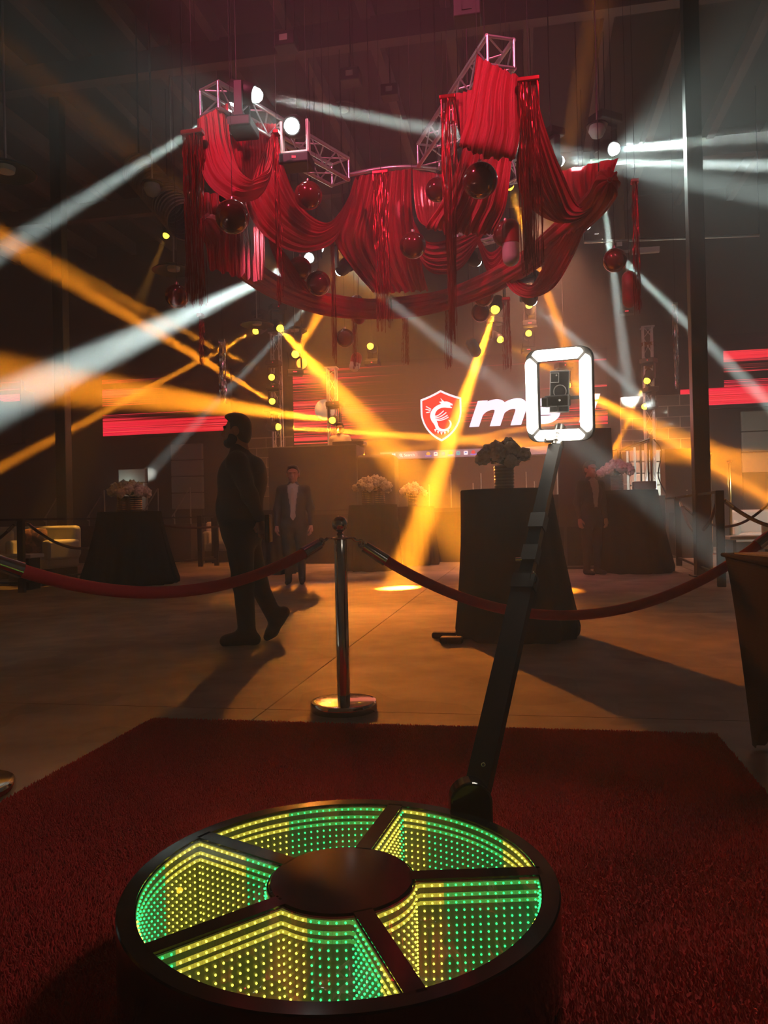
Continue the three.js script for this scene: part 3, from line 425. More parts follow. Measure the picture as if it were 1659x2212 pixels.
function palePanel(x0, x1, y0, y1, z, rows, material, label) {
  const t = thing('wall_panel', label, 'panel', [(x0 + x1) / 2, y0, z]), h = (y1 - y0) / rows;
  for (let i = 0; i < rows; i++) part('cushion', bx(x1 - x0, h - 0.02, 0.12, 0, h * (i + 0.5), 0, 0.03), material, t);
  part('backing', bx(x1 - x0 - 0.02, y1 - y0, 0.06, 0, (y1 - y0) / 2, -0.06), M.black, t);
  part('bracket', bx(0.2, 0.2, Math.abs(Z0 - z) - 0.02, 0, (y1 - y0) / 2, (Z0 - z) / 2 - 0.02), M.black, t);
  part('support', bx(x1 - x0 - 0.04, y0, 0.08, 0, -y0 / 2, -0.05), M.darkWall, t);
}
palePanel(-9.93, -8.98, 1.3, 3.17, -20.5, 4, M.panelPale, 'tall grey padded wall panel of four cushions under the red screen');
palePanel(-11.45, -10.6, 1.3, 2.5, -20.3, 3, M.leather, 'short pale padded wall panel lit by a small lamp behind the flower table');
palePanel(5.3, 7.6, 1.85, 3.4, -20.5, 3, M.panelPale, 'wide grey padded wall panel above the white lounge seats');
palePanel(2.5, 3.4, 1.3, 2.45, -19.6, 4, M.leather, 'white tufted panel glowing behind the black speaker cabinet');
function sconce(p, label, cd, rgb = [0.85, 1, 0.85]) {
  const t = thing('lounge_lamp', label, 'lamp', p);
  part('bulb', new THREE.SphereGeometry(0.05, 16, 12), glow(rgb, 2.5), t); part('stem', rod([0, -0.05, 0], [0, -p[1], 0], 0.012), M.black, t); part('foot', lathe([[0.001, 0.03], [0.1, 0.02], [0.12, 0], [0.001, 0]], 20), M.black, t, [0, -p[1], 0]);
  const l = new THREE.PointLight(new THREE.Color().setRGB(...rgb), cd); l.name = 'bulb_light'; l.castShadow = true; l.shadow.radius = 2.5; t.add(l);
}
sconce([-11.2, 2.05, -19.9], 'small lamp lighting the short padded panel beyond the flower table', 0.25);
sconce([3.25, 1.6, -18.5], 'lamp hidden behind the black speaker cabinet by the tufted panel', 4);
sconce([5.2, 1.5, -15.6], 'lamp behind the white lounge seat by the gold posts', 5);

const board = thing('display_board', 'tall plain black freestanding board behind the cocktail tables', 'board', [1.0, 0, -13.65]);
part('panel', bx(0.9, 1.68, 0.06, 0, 1.56, 0), M.black, board); part('edge_trim', bx(0.012, 1.68, 0.07, 0.456, 1.56, 0), mat([0.3, 0.22, 0.15], 0.5), board);
for (const x of [-0.35, 0.35]) part('leg', bx(0.05, 0.75, 0.05, x, 0.37, 0), M.black, board); part('foot', bx(0.84, 0.04, 0.3, 0, 0.02, 0), M.black, board);
const speaker = thing('speaker_cabinet', 'large black speaker cabinet with four screw heads in front of the tufted panel', 'speaker', [3.07, 0, -16.6], 0);
part('cabinet', bx(0.62, 1.3, 0.6, 0, 1.56, 0, 0.02), mat([0.05, 0.048, 0.046], 0.7), speaker); part('stand', bx(0.5, 0.92, 0.5, 0, 0.46, 0), M.black, speaker);
for (const [x, y] of [[0.1, 1.36], [0.2, 1.36], [0.1, 1.26], [0.2, 1.26]]) part('screw', new THREE.SphereGeometry(0.014, 8, 6), M.white, speaker, [x, y, 0.3]);
const rack = thing('tube_rack', 'metal rack of upright glowing tubes behind the flower vase and wooden box', 'rack', [2.065, 1.331, -15.128]);
rack.position.y = 0;
for (let i = 0; i < 5; i++) part('light_tube', rod([-0.28 + i * 0.12, 1.3, -0.1 * (i % 2)], [-0.28 + i * 0.12, 2.05 + 0.06 * i, -0.1 * (i % 2)], 0.02), i === 1 || i === 2 ? glow([1, 0.95, 0.8], 0.5) : M.chrome, rack);
part('top_rail', [rod([-0.34, 2.12, 0], [0.3, 2.34, 0], 0.02), rod([-0.34, 2.1, -0.12], [0.3, 2.3, -0.12], 0.014)], M.chrome, rack); part('upright', [rod([0.26, 0, 0], [0.26, 2.4, 0], 0.03), rod([-0.34, 0, 0], [-0.34, 2.15, 0], 0.025)], M.steel, rack); part('counter', bx(0.9, 1.25, 0.4, 0, 0.62, 0), M.black, rack); part('cable', tube([[0.3, 2.3, 0.05], [0.42, 2.1, 0.1], [0.36, 1.6, 0.1], [0.48, 1.28, 0.12]], 0.012, 30, 6), M.black, rack);
part('clamp_light', [bx(0.16, 0.14, 0.2, -0.52, 2.05, 0, 0.02), rod([-0.52, 2.12, 0], [-0.36, 2.14, 0], 0.012)], M.black, rack);

// ---------- ceiling fittings ----------
function pendant(p, r, label, disc) {
  const t = thing('pendant_lamp', label, 'pendant', p);
  if (disc) { part('shade', lathe([[0.03, 0.14], [0.12, 0.11], [r * 0.8, 0.05], [r, 0], [r * 0.97, -0.005], [r * 0.75, 0.035], [0.1, 0.09], [0.001, 0.1]], 36), M.blackMetal, t); part('diffuser', lathe([[0.001, 0.0], [0.1, 0.005], [0.11, 0.06], [0.001, 0.07]], 20), M.panelPale, t); }
  else { part('shade', lathe([[0.02, 0.16], [0.1, 0.15], [0.12, 0.06], [0.08, -0.02], [0.001, -0.06]], 20), M.panelPale, t); part('cap', lathe([[0.001, 0.2], [0.04, 0.2], [0.15, 0.15], [0.15, 0.13], [0.001, 0.13]], 20), M.blackMetal, t); }
  part('rod', rod([0, 0.1, 0], [0, CEIL + 0.01 - p[1], 0], 0.014), M.steel, t);
}
pendant([-5.15, 5.657, -10.205], 0.15, 'small grey pendant on a rod crossing the faint white beam'); pendant([1.114, 6.346, -11.361], 0.15, 'small grey pendant on a rod above the dazzling lamp');
pendant([-5.894, 5.093, -8.036], 0.34, 'round dark disc pendant beyond the steel column by the bench', true); pendant([-5.764, 5.197, -12.128], 0.36, 'round disc pendant above the plum ball', true); pendant([-5.623, 5.16, -15.816], 0.36, 'round disc pendant beside an amber lamp above the slim totem', true); pendant([-3.437, 9.145, -15.078], 0.4, 'round disc pendant crossed by the white truss beam', true); pendant([-5.519, 5.585, -18.273], 0.3, 'round disc pendant beside the widest amber beam', true);
{ const t = thing('air_duct', 'ribbed round air duct slanting down behind the wide dark red fringe', 'duct'), a = [-6.058, 6.677, -11.556], b = [-4.698, 5.25, -10.291]; const ax = V(b).sub(V(a)); const pts = []; for (let i = 0; i <= 20; i++) { const y = i / 20 * ax.length(); pts.push([0.26, y], [0.275, y + 0.012], [0.26, y + 0.024]); }
  const g = lathe(pts, 28); g.applyQuaternion(new THREE.Quaternion().setFromUnitVectors(new THREE.Vector3(0, 1, 0), ax.clone().normalize())); part('pipe', g, mat([0.2, 0.15, 0.15], 0.5, { metalness: 0.4 }), t, a); part('hanger', [rod(a, [a[0], CEIL + 0.01, a[2]], 0.015), rod(b, [b[0], CEIL + 0.01, b[2]], 0.015)], M.black, t); }
function ceilingUnit(p, label, m) { const t = thing('ceiling_unit', label, 'fixture', p); part('body', bx(0.3, 0.2, 0.25, 0, 0, 0, 0.02), M.black, t); part('tag', bx(0.11, 0.08, 0.01, 0, 0, 0.13), m, t); part('pipe', rod([0, 0.1, 0], [0, CEIL + 0.01 - p[1], 0], 0.012), M.black, t); }
ceilingUnit([-3.076, 7.459, -10.07], 'small ceiling fixture with a pink lit face above the moving heads', M.pillWhite); ceilingUnit([-2.535, 7.823, -11.693], 'small ceiling fixture with a pink lit square face behind the white truss beam', M.pillWhite); ceilingUnit([-0.514, 6.505, -8.516], 'ceiling fixture with a magenta edge above the highest drape', M.black); ceilingUnit([-2.1, 8.121, -12.789], 'narrow grey ceiling fixture near the white truss beam', M.white);
{ const t = thing('lighting_pipe', 'long dark pipe crossing behind the hanging ornaments above the right screen', 'pipe'); const a = [1.222, 6.225, -15.45], b = [4.574, 6.282, -16.071]; part('pipe', rod(a, b, 0.03), M.steel, t); for (const p of [a, b]) part('hanger', rod(p, [p[0], CEIL + 0.01, p[2]], 0.01), M.black, t); part('fixture', bx(0.28, 0.16, 0.2, 0, 0, 0, 0.02), M.black, t, [1.955, 6.099, -15.587]); part('lens_cap', bx(0.1, 0.08, 0.02, 0, 0, 0), M.panelPale, t, [1.875, 6.121, -15.42]); part('grille', bx(0.5, 0.1, 0.1, 0, 0, 0), M.panelPale, t, [2.397, 6.035, -15.669]); }

// ---------- tables with black cloths ----------
function drapedTable(p, rt, rb, h, label, { skew = 0, folds = 11, seed = 1, feet } = {}) {
  const t = thing('cocktail_table', label, 'table', p, 0), r = rngFrom(seed * 977), ph = [r() * 6, r() * 6, r() * 6];
  part('cloth_skirt', grid(28, 160, (u, v) => { const a = v * 6.28319, k = u * u * 0.35 + u * 0.65, f = 1 + u * 0.05 * Math.sin(folds * a + ph[0]) + u * 0.035 * Math.sin(folds * 1.9 * a + ph[1]) + 0.02 * u * Math.sin(3 * a + ph[2]), R = (rt + (rb - rt) * k) * f - (u > 0.94 ? (u - 0.94) * 0.5 : 0); return [R * Math.cos(a) + skew * u, h - 0.01 - u * (h - 0.012) + 0.012 * (1 - Math.abs(Math.sin(a * 5))) * (u > 0.99 ? 1 : 0), R * Math.sin(a)]; }, (u, v) => [v * 4, u * 2]), M.tableCloth, t);
  part('cloth_top', lathe([[rt * 1.0, h - 0.012], [rt * 0.985, h - 0.002], [rt * 0.6, h + 0.001], [0.001, h]], 60), M.tableCloth, t);
  for (const [x, z, s] of feet || []) part('foot', bx(0.16 * s, 0.05, 0.1, x, 0.03, z, 0.02), M.black, t);
  return t;
}
drapedTable([-0.16, 0, -6.2], 0.36, 0.485, 1.165, 'nearest tall cocktail table in a plain black cloth behind the red velvet rope', { skew: 0.06, folds: 7, seed: 3, feet: [[-0.5, 0.16, 1.2], [-0.42, 0.4, 1.1]] });
drapedTable([-6.15, 0, -11.2], 0.48, 0.74, 1.14, 'wide cocktail table in a wrinkled black cloth beside the steel column and bench', { folds: 13, seed: 5 });
drapedTable([1.6, 0, -12.75], 0.44, 0.58, 1.3, 'cocktail table in a black cloth holding white flowers and a wooden box', { skew: 0.08, folds: 9, seed: 8 });
drapedTable([0.86, 0, -14.6], 0.5, 0.6, 1.3, 'far cocktail table in a black cloth in front of the man by the board', { folds: 9, seed: 11 });
drapedTable([-2.75, 0, -13.75], 0.44, 0.52, 1.19, 'cocktail table in a black cloth behind the chrome rope post', { folds: 8, seed: 12 });
drapedTable([-4.55, 0, -13.2], 0.36, 0.56, 1.13, 'cocktail table with an amber lit cloth edge behind the walking man', { folds: 10, seed: 13 });
const bloomGeo = [0, 1, 2].map((s) => { const g = new THREE.IcosahedronGeometry(1, 3), p = g.attributes.position, v = new THREE.Vector3(); for (let i = 0; i < p.count; i++) { v.fromBufferAttribute(p, i); const k = 0.78 + 0.22 * Math.abs(Math.sin(5 * v.x + s) * Math.sin(5 * v.y + 2 * s) + Math.sin(6 * v.z + s)); p.setXYZ(i, v.x * k, v.y * k, v.z * k); } g.computeVertexNormals(); return g; });
const leafGeo = grid(6, 4, (u, v) => { const w = Math.sin(Math.PI * u) * 0.3; return [u, 0.12 * Math.sin(u * 3), (v - 0.5) * 2 * w]; });
function flowers(p, s, label, { vase = M.vaseGold, bloom = M.bloom, n = 15, vases = 1, leaves = 5 } = {}) {
  const t = thing('flower_vase', label, 'flowers', p, 0, 'flower vases on the cocktail tables'), prof = [[0.001, 0], [0.075 * s, 0]];
  for (let i = 0; i <= 14; i++) prof.push([(0.075 + 0.006 * (i % 2)) * s, (0.01 + i * 0.0125) * s]); prof.push([0.07 * s, 0.18 * s], [0.065 * s, 0.05 * s], [0.001, 0.05 * s]);
  for (let k = 0; k < vases; k++) part('vase', lathe(prof, 24), vase, t, [(k - (vases - 1) / 2) * 0.16 * s, 0, 0]);
  for (let i = 0; i < n; i++) { const a = i * 2.4, q = Math.sqrt((i + 0.5) / n), m = part('bloom', bloomGeo[i % 3], bloom, t, [Math.cos(a) * q * 0.2 * s * (vases > 1 ? 1.25 : 1), (0.2 + 0.13 * (1 - q * q) + rnd(0, 0.03)) * s, Math.sin(a) * q * 0.18 * s]); m.scale.setScalar(s * rnd(0.052, 0.066)); m.rotation.set(a, a * 2, 0); }
  for (let i = 0; i < leaves; i++) { const m = part('leaf', leafGeo, M.leaf, t, [0, 0.19 * s, 0]); m.rotation.set(0, i * 6.28 / leaves + 0.4, 0.15); m.scale.setScalar(0.23 * s); }
}
flowers([-0.17, 1.167, -6.18], 1.0, 'ribbed metal vase of dim roses with leaves on the nearest cocktail table', { vase: M.vaseDark, bloom: M.rose, n: 12, leaves: 9 });
flowers([-6.15, 1.142, -11.2], 1.28, 'white hydrangeas in gold vases on the wide wrinkled cloth table', { vases: 2, n: 20 });
flowers([1.42, 1.302, -12.7], 1.25, 'white flowers beside a wooden box on the cocktail table near the rails', { vase: M.vaseDark, n: 18 });
flowers([0.98, 1.302, -14.5], 0.95, 'small white bouquet in front of the man by the board', { n: 13 });
flowers([-2.74, 1.192, -13.75], 1.35, 'pale flowers in paired gold vases on the table behind the chrome rope post', { vases: 2, n: 20 });
flowers([-2.23, 1.16, -15.2], 1.2, 'pinkish flowers standing just beyond the table behind the chrome rope post', { n: 14 });
drapedTable([-2.23, 0, -15.2], 0.42, 0.5, 1.158, 'farthest cocktail table, its pinkish flowers beside the amber beam', { seed: 21 });
solo('wooden_box', 'low wooden box beside the white flowers on the black cloth table', 'box', bx(0.34, 0.13, 0.22, 0, 0.065, 0, 0.015), mat([0.22, 0.13, 0.08], 0.6), [1.83, 1.302, -12.7]);

// ---------- lounges: rails, ropes, seats ----------
function railing(pts, h, label, rope) {
  const t = thing('black_railing', label, 'railing', [0, 0, 0]);
  pts.forEach((p) => part('post', bx(0.1, h, 0.06, p[0], h / 2, p[2], 0.008), M.blackMetal, t));
  for (let i = 0; i + 1 < pts.length; i++) { const a = pts[i], b = pts[i + 1]; part('top_rail', beamBox([a[0], h - 0.015, a[2]], [b[0], h - 0.015, b[2]], 0.06, 0.03), M.blackMetal, t); part('bottom_rail', beamBox([a[0], 0.14, a[2]], [b[0], 0.14, b[2]], 0.04, 0.03), M.blackMetal, t); }
}
function sagRope(name, a, b, sag, r, material, cap, label, group) {
  const t = thing(name, label, 'rope', [0, 0, 0], 0, group), A = V(a), B = V(b), q = (s) => { const p = A.clone().lerp(B, s); p.y -= sag * 4 * s * (1 - s); return p.toArray(); };
  const L = A.distanceTo(B), e = Math.min(0.12, 0.09 / L + 0.02), pts = []; for (let i = 0; i <= 16; i++) pts.push(q(e + (1 - 2 * e) * i / 16));
  part('velvet_cord', tube(pts, r, 70, 14), material, t);
  for (const s of [0, 1]) { const i = s ? 1 - e : e, j = s ? 1 - e * 0.35 : e * 0.35; part('end_cap', rod(q(i + (s ? -0.25 : 0.25) * e), q(j + (i - j) * 0.15), r * 1.22, r * 1.1, 16), cap, t); part('hook', [tube([q(j), V(q(j)).add(new THREE.Vector3(0, r * 0.8, 0)).toArray(), q(s ? 1 - e * 0.15 : e * 0.15), q(s)], r * 0.32, 20, 8), new THREE.TorusGeometry(r * 0.6, r * 0.2, 8, 16).translate(...q(j))], cap, t); }
  return t;
}
railing([[-9.6, 0, -9.7], [-7.13, 0, -9.9], [-7.3, 0, -13.4], [-7.0, 0, -16.5]], 1.06, 'black metal railing round the bench lounge beside the steel column');
railing([[2.36, 0, -10.18], [2.58, 0, -14.1], [2.5, 0, -16.2]], 1.2, 'black metal railing running past the square column to the speaker cabinet');
railing([[-6.801, 1.136, -15.3], [-6.565, 1.13, -15.6]], 1.08, 'short amber lit metal rail frame beside the walking man');
const dark = 'dark ropes of the lounges';
sagRope('lounge_rope', [-7.13, 1.02, -10.0], [-7.25, 1.0, -13.2], 0.45, 0.022, M.velvetDark, M.chrome, 'dark rope sagging inside the railing in front of the bench lounge', dark);
sagRope('lounge_rope', [-7.15, 1.02, -9.85], [-8.9, 1.0, -10.0], 0.4, 0.022, M.velvetDark, M.chrome, 'dark rope sagging from the railing corner post across the bench', dark);
sagRope('lounge_rope', [-7.2, 1.0, -13.6], [-4.9, 1.3, -15.4], 0.3, 0.022, M.velvetDark, M.chrome, 'dark rope rising behind the wide cloth table to the amber rail frame', dark);
sagRope('lounge_rope', [2.4, 1.12, -10.3], [4.3, 1.1, -11.0], 0.42, 0.025, M.velvetDark, M.chrome, 'dark rope hanging from the rail end post towards the gold posts', dark);
sagRope('lounge_rope', [2.45, 1.12, -10.6], [2.58, 1.12, -13.9], 0.5, 0.022, M.velvetDark, M.chrome, 'dark rope looping along the railing behind the square column', dark);
sagRope('lounge_rope', [3.9, 1.1, -13.4], [2.62, 1.05, -13.9], 0.4, 0.022, M.velvetDark, M.chrome, 'dark rope between the railing and the nearer gold post', dark);
sagRope('lounge_rope', [4.35, 1.1, -12.2], [3.92, 1.08, -13.4], 0.35, 0.022, M.velvetDark, M.brass, 'dark rope slung between the two gold posts', dark);
function goldPost(p, h, label) { const t = thing('gold_post', label, 'post', p, 0, 'gold rope posts by the white lounge'); part('pole', rod([0, 0.03, 0], [0, h, 0], 0.032, 0.032, 16), M.brass, t); part('base', lathe([[0.001, 0.05], [0.12, 0.04], [0.17, 0.015], [0.17, 0], [0.001, 0]], 28), M.brass, t); part('crown', lathe([[0.001, h + 0.05], [0.05, h + 0.04], [0.06, h], [0.045, h - 0.02], [0.05, h - 0.05], [0.001, h - 0.05]], 20), M.brass, t); }
goldPost([3.92, 0, -13.4], 1.14, 'gold rope post beside the white lounge seat, the farther of two'); goldPost([4.35, 0, -12.2], 1.14, 'gold rope post beside the white lounge seat, the nearer of two'); goldPost([4.1, 0, -16.8], 1.95, 'tall gold post in front of the wide grey padded panel'); goldPost([3.85, 0, -17.4], 2.15, 'tallest gold post behind the square column');
function sofa(p, w, turn, label, m, group) {
  const t = thing('lounge_sofa', label, 'sofa', p, turn, group);
  part('seat', bx(w, 0.2, 0.7, 0, 0.36, 0, 0.06), m, t); part('backrest', bx(w, 0.52, 0.18, 0, 0.68, -0.32, 0.07), m, t); part('plinth', bx(w - 0.06, 0.26, 0.62, 0, 0.13, 0), M.black, t);
  for (const s of [-1, 1]) part('armrest', bx(0.16, 0.34, 0.7, s * (w / 2 - 0.06), 0.55, 0, 0.06), m, t);
}
sofa([-9.6, 0, -12.6], 1.9, 0.5, 'pale sofa behind the railing beyond the white bench', M.leather); sofa([-7.78, 0, -11.35], 0.9, -0.2, 'amber lit low sofa with a printed cushion behind the railing', M.leather); sofa([5.0, 0, -14.0], 2.0, -0.5, 'white lounge sofa behind the gold posts', M.leather); sofa([5.6, 0, -17.4], 2.6, -0.15, 'long white sofa under the wide grey padded panel', M.white); sofa([-6.7, 0, -17.3], 1.6, 0.3, 'dim sofa beyond the wide wrinkled cloth table', M.leather);
function bench(p, w, turn, label) { const t = thing('white_bench', label, 'bench', p, turn); part('top', bx(w, 0.06, 0.4, 0, 0.5, 0, 0.015), M.white, t); for (const x of [-w / 2 + 0.08, w / 2 - 0.08]) part('leg', bx(0.05, 0.47, 0.32, x, 0.235, 0), M.blackMetal, t); }
bench([-7.9, 0, -10.35], 1.35, 0.1, 'white low bench with a black frame behind the railing corner post'); bench([3.6, 0, -13.3], 0.9, 0.1, 'low white table with an amber lit edge behind the square column'); bench([-6.75, 0, -12.7], 0.6, 0.1, 'small amber lit low table beside the steel column');
const cushGeo = grid(20, 20, (u, v) => { const x = u * 2 - 1, y = v * 2 - 1; return [x * (0.22 - 0.02 * y * y), y * (0.22 - 0.02 * x * x), 0.09 * Math.pow(Math.max(0, (1 - x * x) * (1 - y * y)), 0.45)]; }), cushBack = cushGeo.clone().scale(1, 1, -0.6);
function cushion(p, turn, tilt, m, label) { const o = solo('cushion', label, 'cushion', [cushGeo, cushBack], m, p, 'cushions on the lounge sofas'); o.rotation.set(tilt, turn, 0.1); }
const printMap = dataTexture(128, (u, v) => { const k = fbm(u, v, 6, 3, 40), e = fbm(u, v, 5, 2, 17) + 0.12 * Math.sin(u * 18.85) * Math.sin(v * 12.57) > 0.52; return e ? [150 * k + 60, 110 * k + 40, 90 * k + 40] : [80 * k + 30, 60 * k + 22, 70 * k + 26]; }, true);
const printMat = mat([1, 1, 1], 0.8, { map: printMap });
cushion([-7.72, 0.7, -11.02], 0.2, -0.3, printMat, 'printed cushion glowing amber on the low sofa by the bench'); cushion([4.8, 0.7, -13.62], -0.3, -0.35, printMat, 'printed cushion leaning on the white lounge sofa'); cushion([5.25, 0.7, -13.85], -0.5, -0.3, M.leather, 'plain pale cushion leaning on the white lounge sofa'); cushion([-9.3, 0.68, -12.35], 0.4, -0.3, M.leather, 'plain pale cushion on the pale sofa beyond the bench');
movingHead([-6.6, 6.4, -13.6], [-7.7, 0.55, -11.2], { rgb: [1, 0.42, 0.05], lens: lensWarm, cd: 300, deg: 5, group: WARMS, r: 0.06 }, 'small amber moving head over the bench lounge, aimed at the low sofa');
function handrail(p, turn, label, s = 1) { const t = thing('stair_handrail', label, 'handrail', p, turn, 'stair handrails beyond the cloth table'); part('upright', rod([0, 0, 0], [0, 1.05 * s, 0], 0.018), M.steel, t); part('sloping_rail', tube([[0, 1.05 * s, 0], [-0.25 * s, 0.68 * s, 0], [-0.5 * s, 0.32 * s, 0], [-0.58 * s, 0.2 * s, 0], [-0.52 * s, 0.16 * s, 0]], 0.018, 30, 8), M.steel, t); part('lower_post', rod([-0.5 * s, 0, 0], [-0.5 * s, 0.32 * s, 0], 0.016), M.steel, t); }
const deck = thing('lounge_deck', 'raised dark deck along the back wall beyond the lounges', 'deck', [-11.6, 0, -18.6]); part('platform', bx(7.4, 0.9, 2.7, 0, 0.45, 0), M.darkWall, deck);
for (const [x, l] of [[-11.6, 'metal stair handrail beside the steel column'], [-10.4, 'metal stair handrail behind the white hydrangeas'], [-8.95, 'metal stair handrail in front of the tall grey padded panel'], [-8.1, 'metal stair handrail beside the walking man']]) handrail([x, 0.9, -17.7], 0, l, 0.85);

// ---------- foreground: carpet, stanchions, ropes, draped side table ----------
const carpet = thing('red_carpet', 'red shaggy carpet under the round glass platform', 'carpet', [-0.52, 0, -1.35]);
const CW = 2.585, CD = 4.28;
part('backing', bx(CW, 0.008, CD, 0, 0.004, 0), M.carpet, carpet);
{ const tuft = new THREE.ConeGeometry(0.0042, 0.013, 5, 1, true).translate(0, 0.0065, 0), list = [], m = new THREE.Matrix4(), q = new THREE.Quaternion(), e = new THREE.Euler();
  const pile = [];
  for (let x = -CW / 2 - 0.004; x < CW / 2 + 0.004; x += 0.0066) for (let z = -CD / 2 - 0.004; z < 1.05; z += 0.0066) { if (z > 0.9 && rnd() > 0.6) continue; pile.push(x + rnd(-0.003, 0.003), z + rnd(-0.003, 0.003)); }
  const im = new THREE.InstancedMesh(tuft, M.carpet, pile.length / 2), s = new THREE.Vector3(), p = new THREE.Vector3(), col = new THREE.Color();
  for (let i = 0; i < pile.length / 2; i++) { const x = pile[2 * i], z = pile[2 * i + 1], n = vnoise(x * 6 + 40, z * 6 + 40, 64, 2), k = rnd(0.75, 1.25); e.set(rnd(-0.55, 0.55) + (n - 0.5) * 0.9, rnd(0, 6.28), rnd(-0.55, 0.55) + (n - 0.5) * 0.6); q.setFromEuler(e); p.set(x, 0.006, z); s.set(k, rnd(0.75, 1.2), k); m.compose(p, q, s); im.setMatrixAt(i, m); const c = 0.8 + 0.4 * rnd(); im.setColorAt(i, col.setRGB(c, c, c)); }
  im.name = 'pile'; im.userData.kind = 'stuff'; shade(im); carpet.add(im); }
function stanchion(p, label) {
  const t = thing('rope_stanchion', label, 'stanchion', p, 0, 'chrome rope stanchions at the carpet edge');
  part('base', lathe([[0.001, 0.052], [0.14, 0.05], [0.163, 0.046], [0.168, 0.038], [0.168, 0.008], [0.164, 0], [0.001, 0]], 60), M.chrome, t);
  part('pole', lathe([[0.032, 0.05], [0.032, 0.86], [0.03, 0.868], [0.001, 0.87]], 32), M.chrome, t);
  part('collar', [new THREE.TorusGeometry(0.036, 0.006, 8, 28).rotateX(Math.PI / 2).translate(0, 0.866, 0), ...[0, 1, 2, 3].map((i) => new THREE.TorusGeometry(0.022, 0.0045, 8, 20).rotateX(Math.PI / 2).translate(0.056 * Math.cos(i * Math.PI / 2), 0.866, 0.056 * Math.sin(i * Math.PI / 2)))], M.chrome, t);
  part('ball_finial', [lathe([[0.02, 0.868], [0.014, 0.88], [0.02, 0.888], [0.013, 0.895]], 24), new THREE.SphereGeometry(0.04, 32, 22).scale(1, 1.06, 1).translate(0, 0.936, 0)], M.chrome, t);
}
stanchion([-0.931, 0, -3.79], 'chrome rope stanchion standing behind the carpet edge with both velvet ropes hooked on');
stanchion([-2.003, 0, -2.439], 'chrome rope stanchion at the carpet side edge holding the brighter red rope');
stanchion([1.385, 0, -4.32], 'chrome rope stanchion holding the darker rope behind the draped side table');
sagRope('velvet_rope', [-0.99, 0.866, -3.76], [[-2.003, 0, -2.439][0] + 0.03, 0.866, [-2.003, 0, -2.439][2] - 0.05], 0.2, 0.026, M.velvetRed, M.chrome, 'red velvet rope sagging in front of the walking man', 'velvet ropes along the carpet');
sagRope('velvet_rope', [-0.87, 0.866, -3.8], [[1.385, 0, -4.32][0] - 0.05, 0.9, [1.385, 0, -4.32][2]], 0.44, 0.026, M.velvetRed, M.chrome, 'dark red velvet rope sagging in front of the nearest cocktail table', 'velvet ropes along the carpet');
{ const t = thing('side_table', 'rectangular side table in a stretched black cover beside the carpet', 'table', [0.79, 0, -3.42], 0);
  const W = 0.66, Dp = 1.5, h = 0.785;                        // stretched cover: tapering in to four feet, arched hem between them
  part('stretch_cover', grid(44, 320, (u, v) => {
    const s = v * 4, side = Math.min(3, Math.floor(s)), f = s - side, cs = [[0, 0], [1, 0], [1, 1], [0, 1], [0, 0]], a = cs[side], b = cs[side + 1], nx = [0, -1, 0, 1][side], nz = [1, 0, -1, 0][side];
    const inset = 0.012 + 0.078 * Math.pow(u, 0.75), x0 = inset + a[0] * (W - 2 * inset), z0 = inset * 0.7 + a[1] * (Dp - 1.4 * inset), x1 = inset + b[0] * (W - 2 * inset), z1 = inset * 0.7 + b[1] * (Dp - 1.4 * inset);
    const len = Math.hypot(x1 - x0, z1 - z0), e = Math.min(f, 1 - f) * len, span = 1 - Math.exp(-Math.max(0, e - 0.05) / 0.1), bow = 0.03 * Math.sin(Math.PI * f) * Math.sin(Math.PI * u), arch = 0.17 * span * Math.pow(Math.max(0, (u - 0.5) * 2), 1.4);
    return [x0 + (x1 - x0) * f + nx * bow, (h - 0.006) * (1 - u) + arch + 0.006, z0 + (z1 - z0) * f + nz * bow]; }), M.tableCloth, t);
  part('top', bx(W, 0.016, Dp, W / 2, h - 0.006, Dp / 2, 0.007), M.tableCloth, t); }
solo('paper_sheet', 'pale paper sheets lying on the side table', 'paper', bx(0.21, 0.006, 0.28, 0, 0.003, 0), mat([0.4, 0.38, 0.36], 0.6), [0.955, 0.787, -3.2]).rotation.y = 0.25;
solo('black_pouch', 'black pouch lying on the side table', 'pouch', bx(0.2, 0.05, 0.16, 0, 0.025, 0, 0.022), M.black, [1.02, 0.787, -2.93]);

// ---------- round glass platform with its turning arm ----------
const PC = [-0.408, 0, -1.606], PR = 0.458, PH = 0.2;
const booth360 = thing('photo_platform', 'round mirrored platform with green and yellow LED rows and a turning arm', 'photo booth', PC);
part('drum', lathe([[PR - 0.012, 0.012], [PR, 0.02], [PR, PH - 0.003], [PR - 0.003, PH], [PR - 0.036, PH], [PR - 0.036, PH - 0.006], [PR - 0.02, PH - 0.006], [PR - 0.02, 0.012]], 120), M.blackGloss, booth360);
part('bottom_plate', lathe([[0.001, 0.014], [PR - 0.012, 0.014], [PR - 0.012, 0.0], [0.001, 0]], 80), M.black, booth360);
for (let i = 0; i < 6; i++) { const a = i * 1.047 + 0.3; part('caster', lathe([[0.001, 0.014], [0.03, 0.014], [0.03, 0], [0.001, 0]], 16), M.black, booth360, [Math.cos(a) * 0.36, 0, Math.sin(a) * 0.36]); }
const HUB = 0.155, SPW = 0.026, OUT = PR - 0.038, topY = PH - 0.006;
part('hub_disc', lathe([[0.001, PH], [HUB - 0.004, PH], [HUB, PH - 0.004], [HUB, PH - 0.012], [0.001, PH - 0.012]], 80), M.blackGloss, booth360);
const spokeDeg = [-156, -84, -12, 60, 132];
for (const d of spokeDeg) { const g = bx(OUT - HUB + 0.02, 0.012, SPW * 1.5, (OUT + HUB) / 2, PH - 0.006, 0); g.rotateY(-d * D); part('spoke', g, M.blackGloss, booth360); }
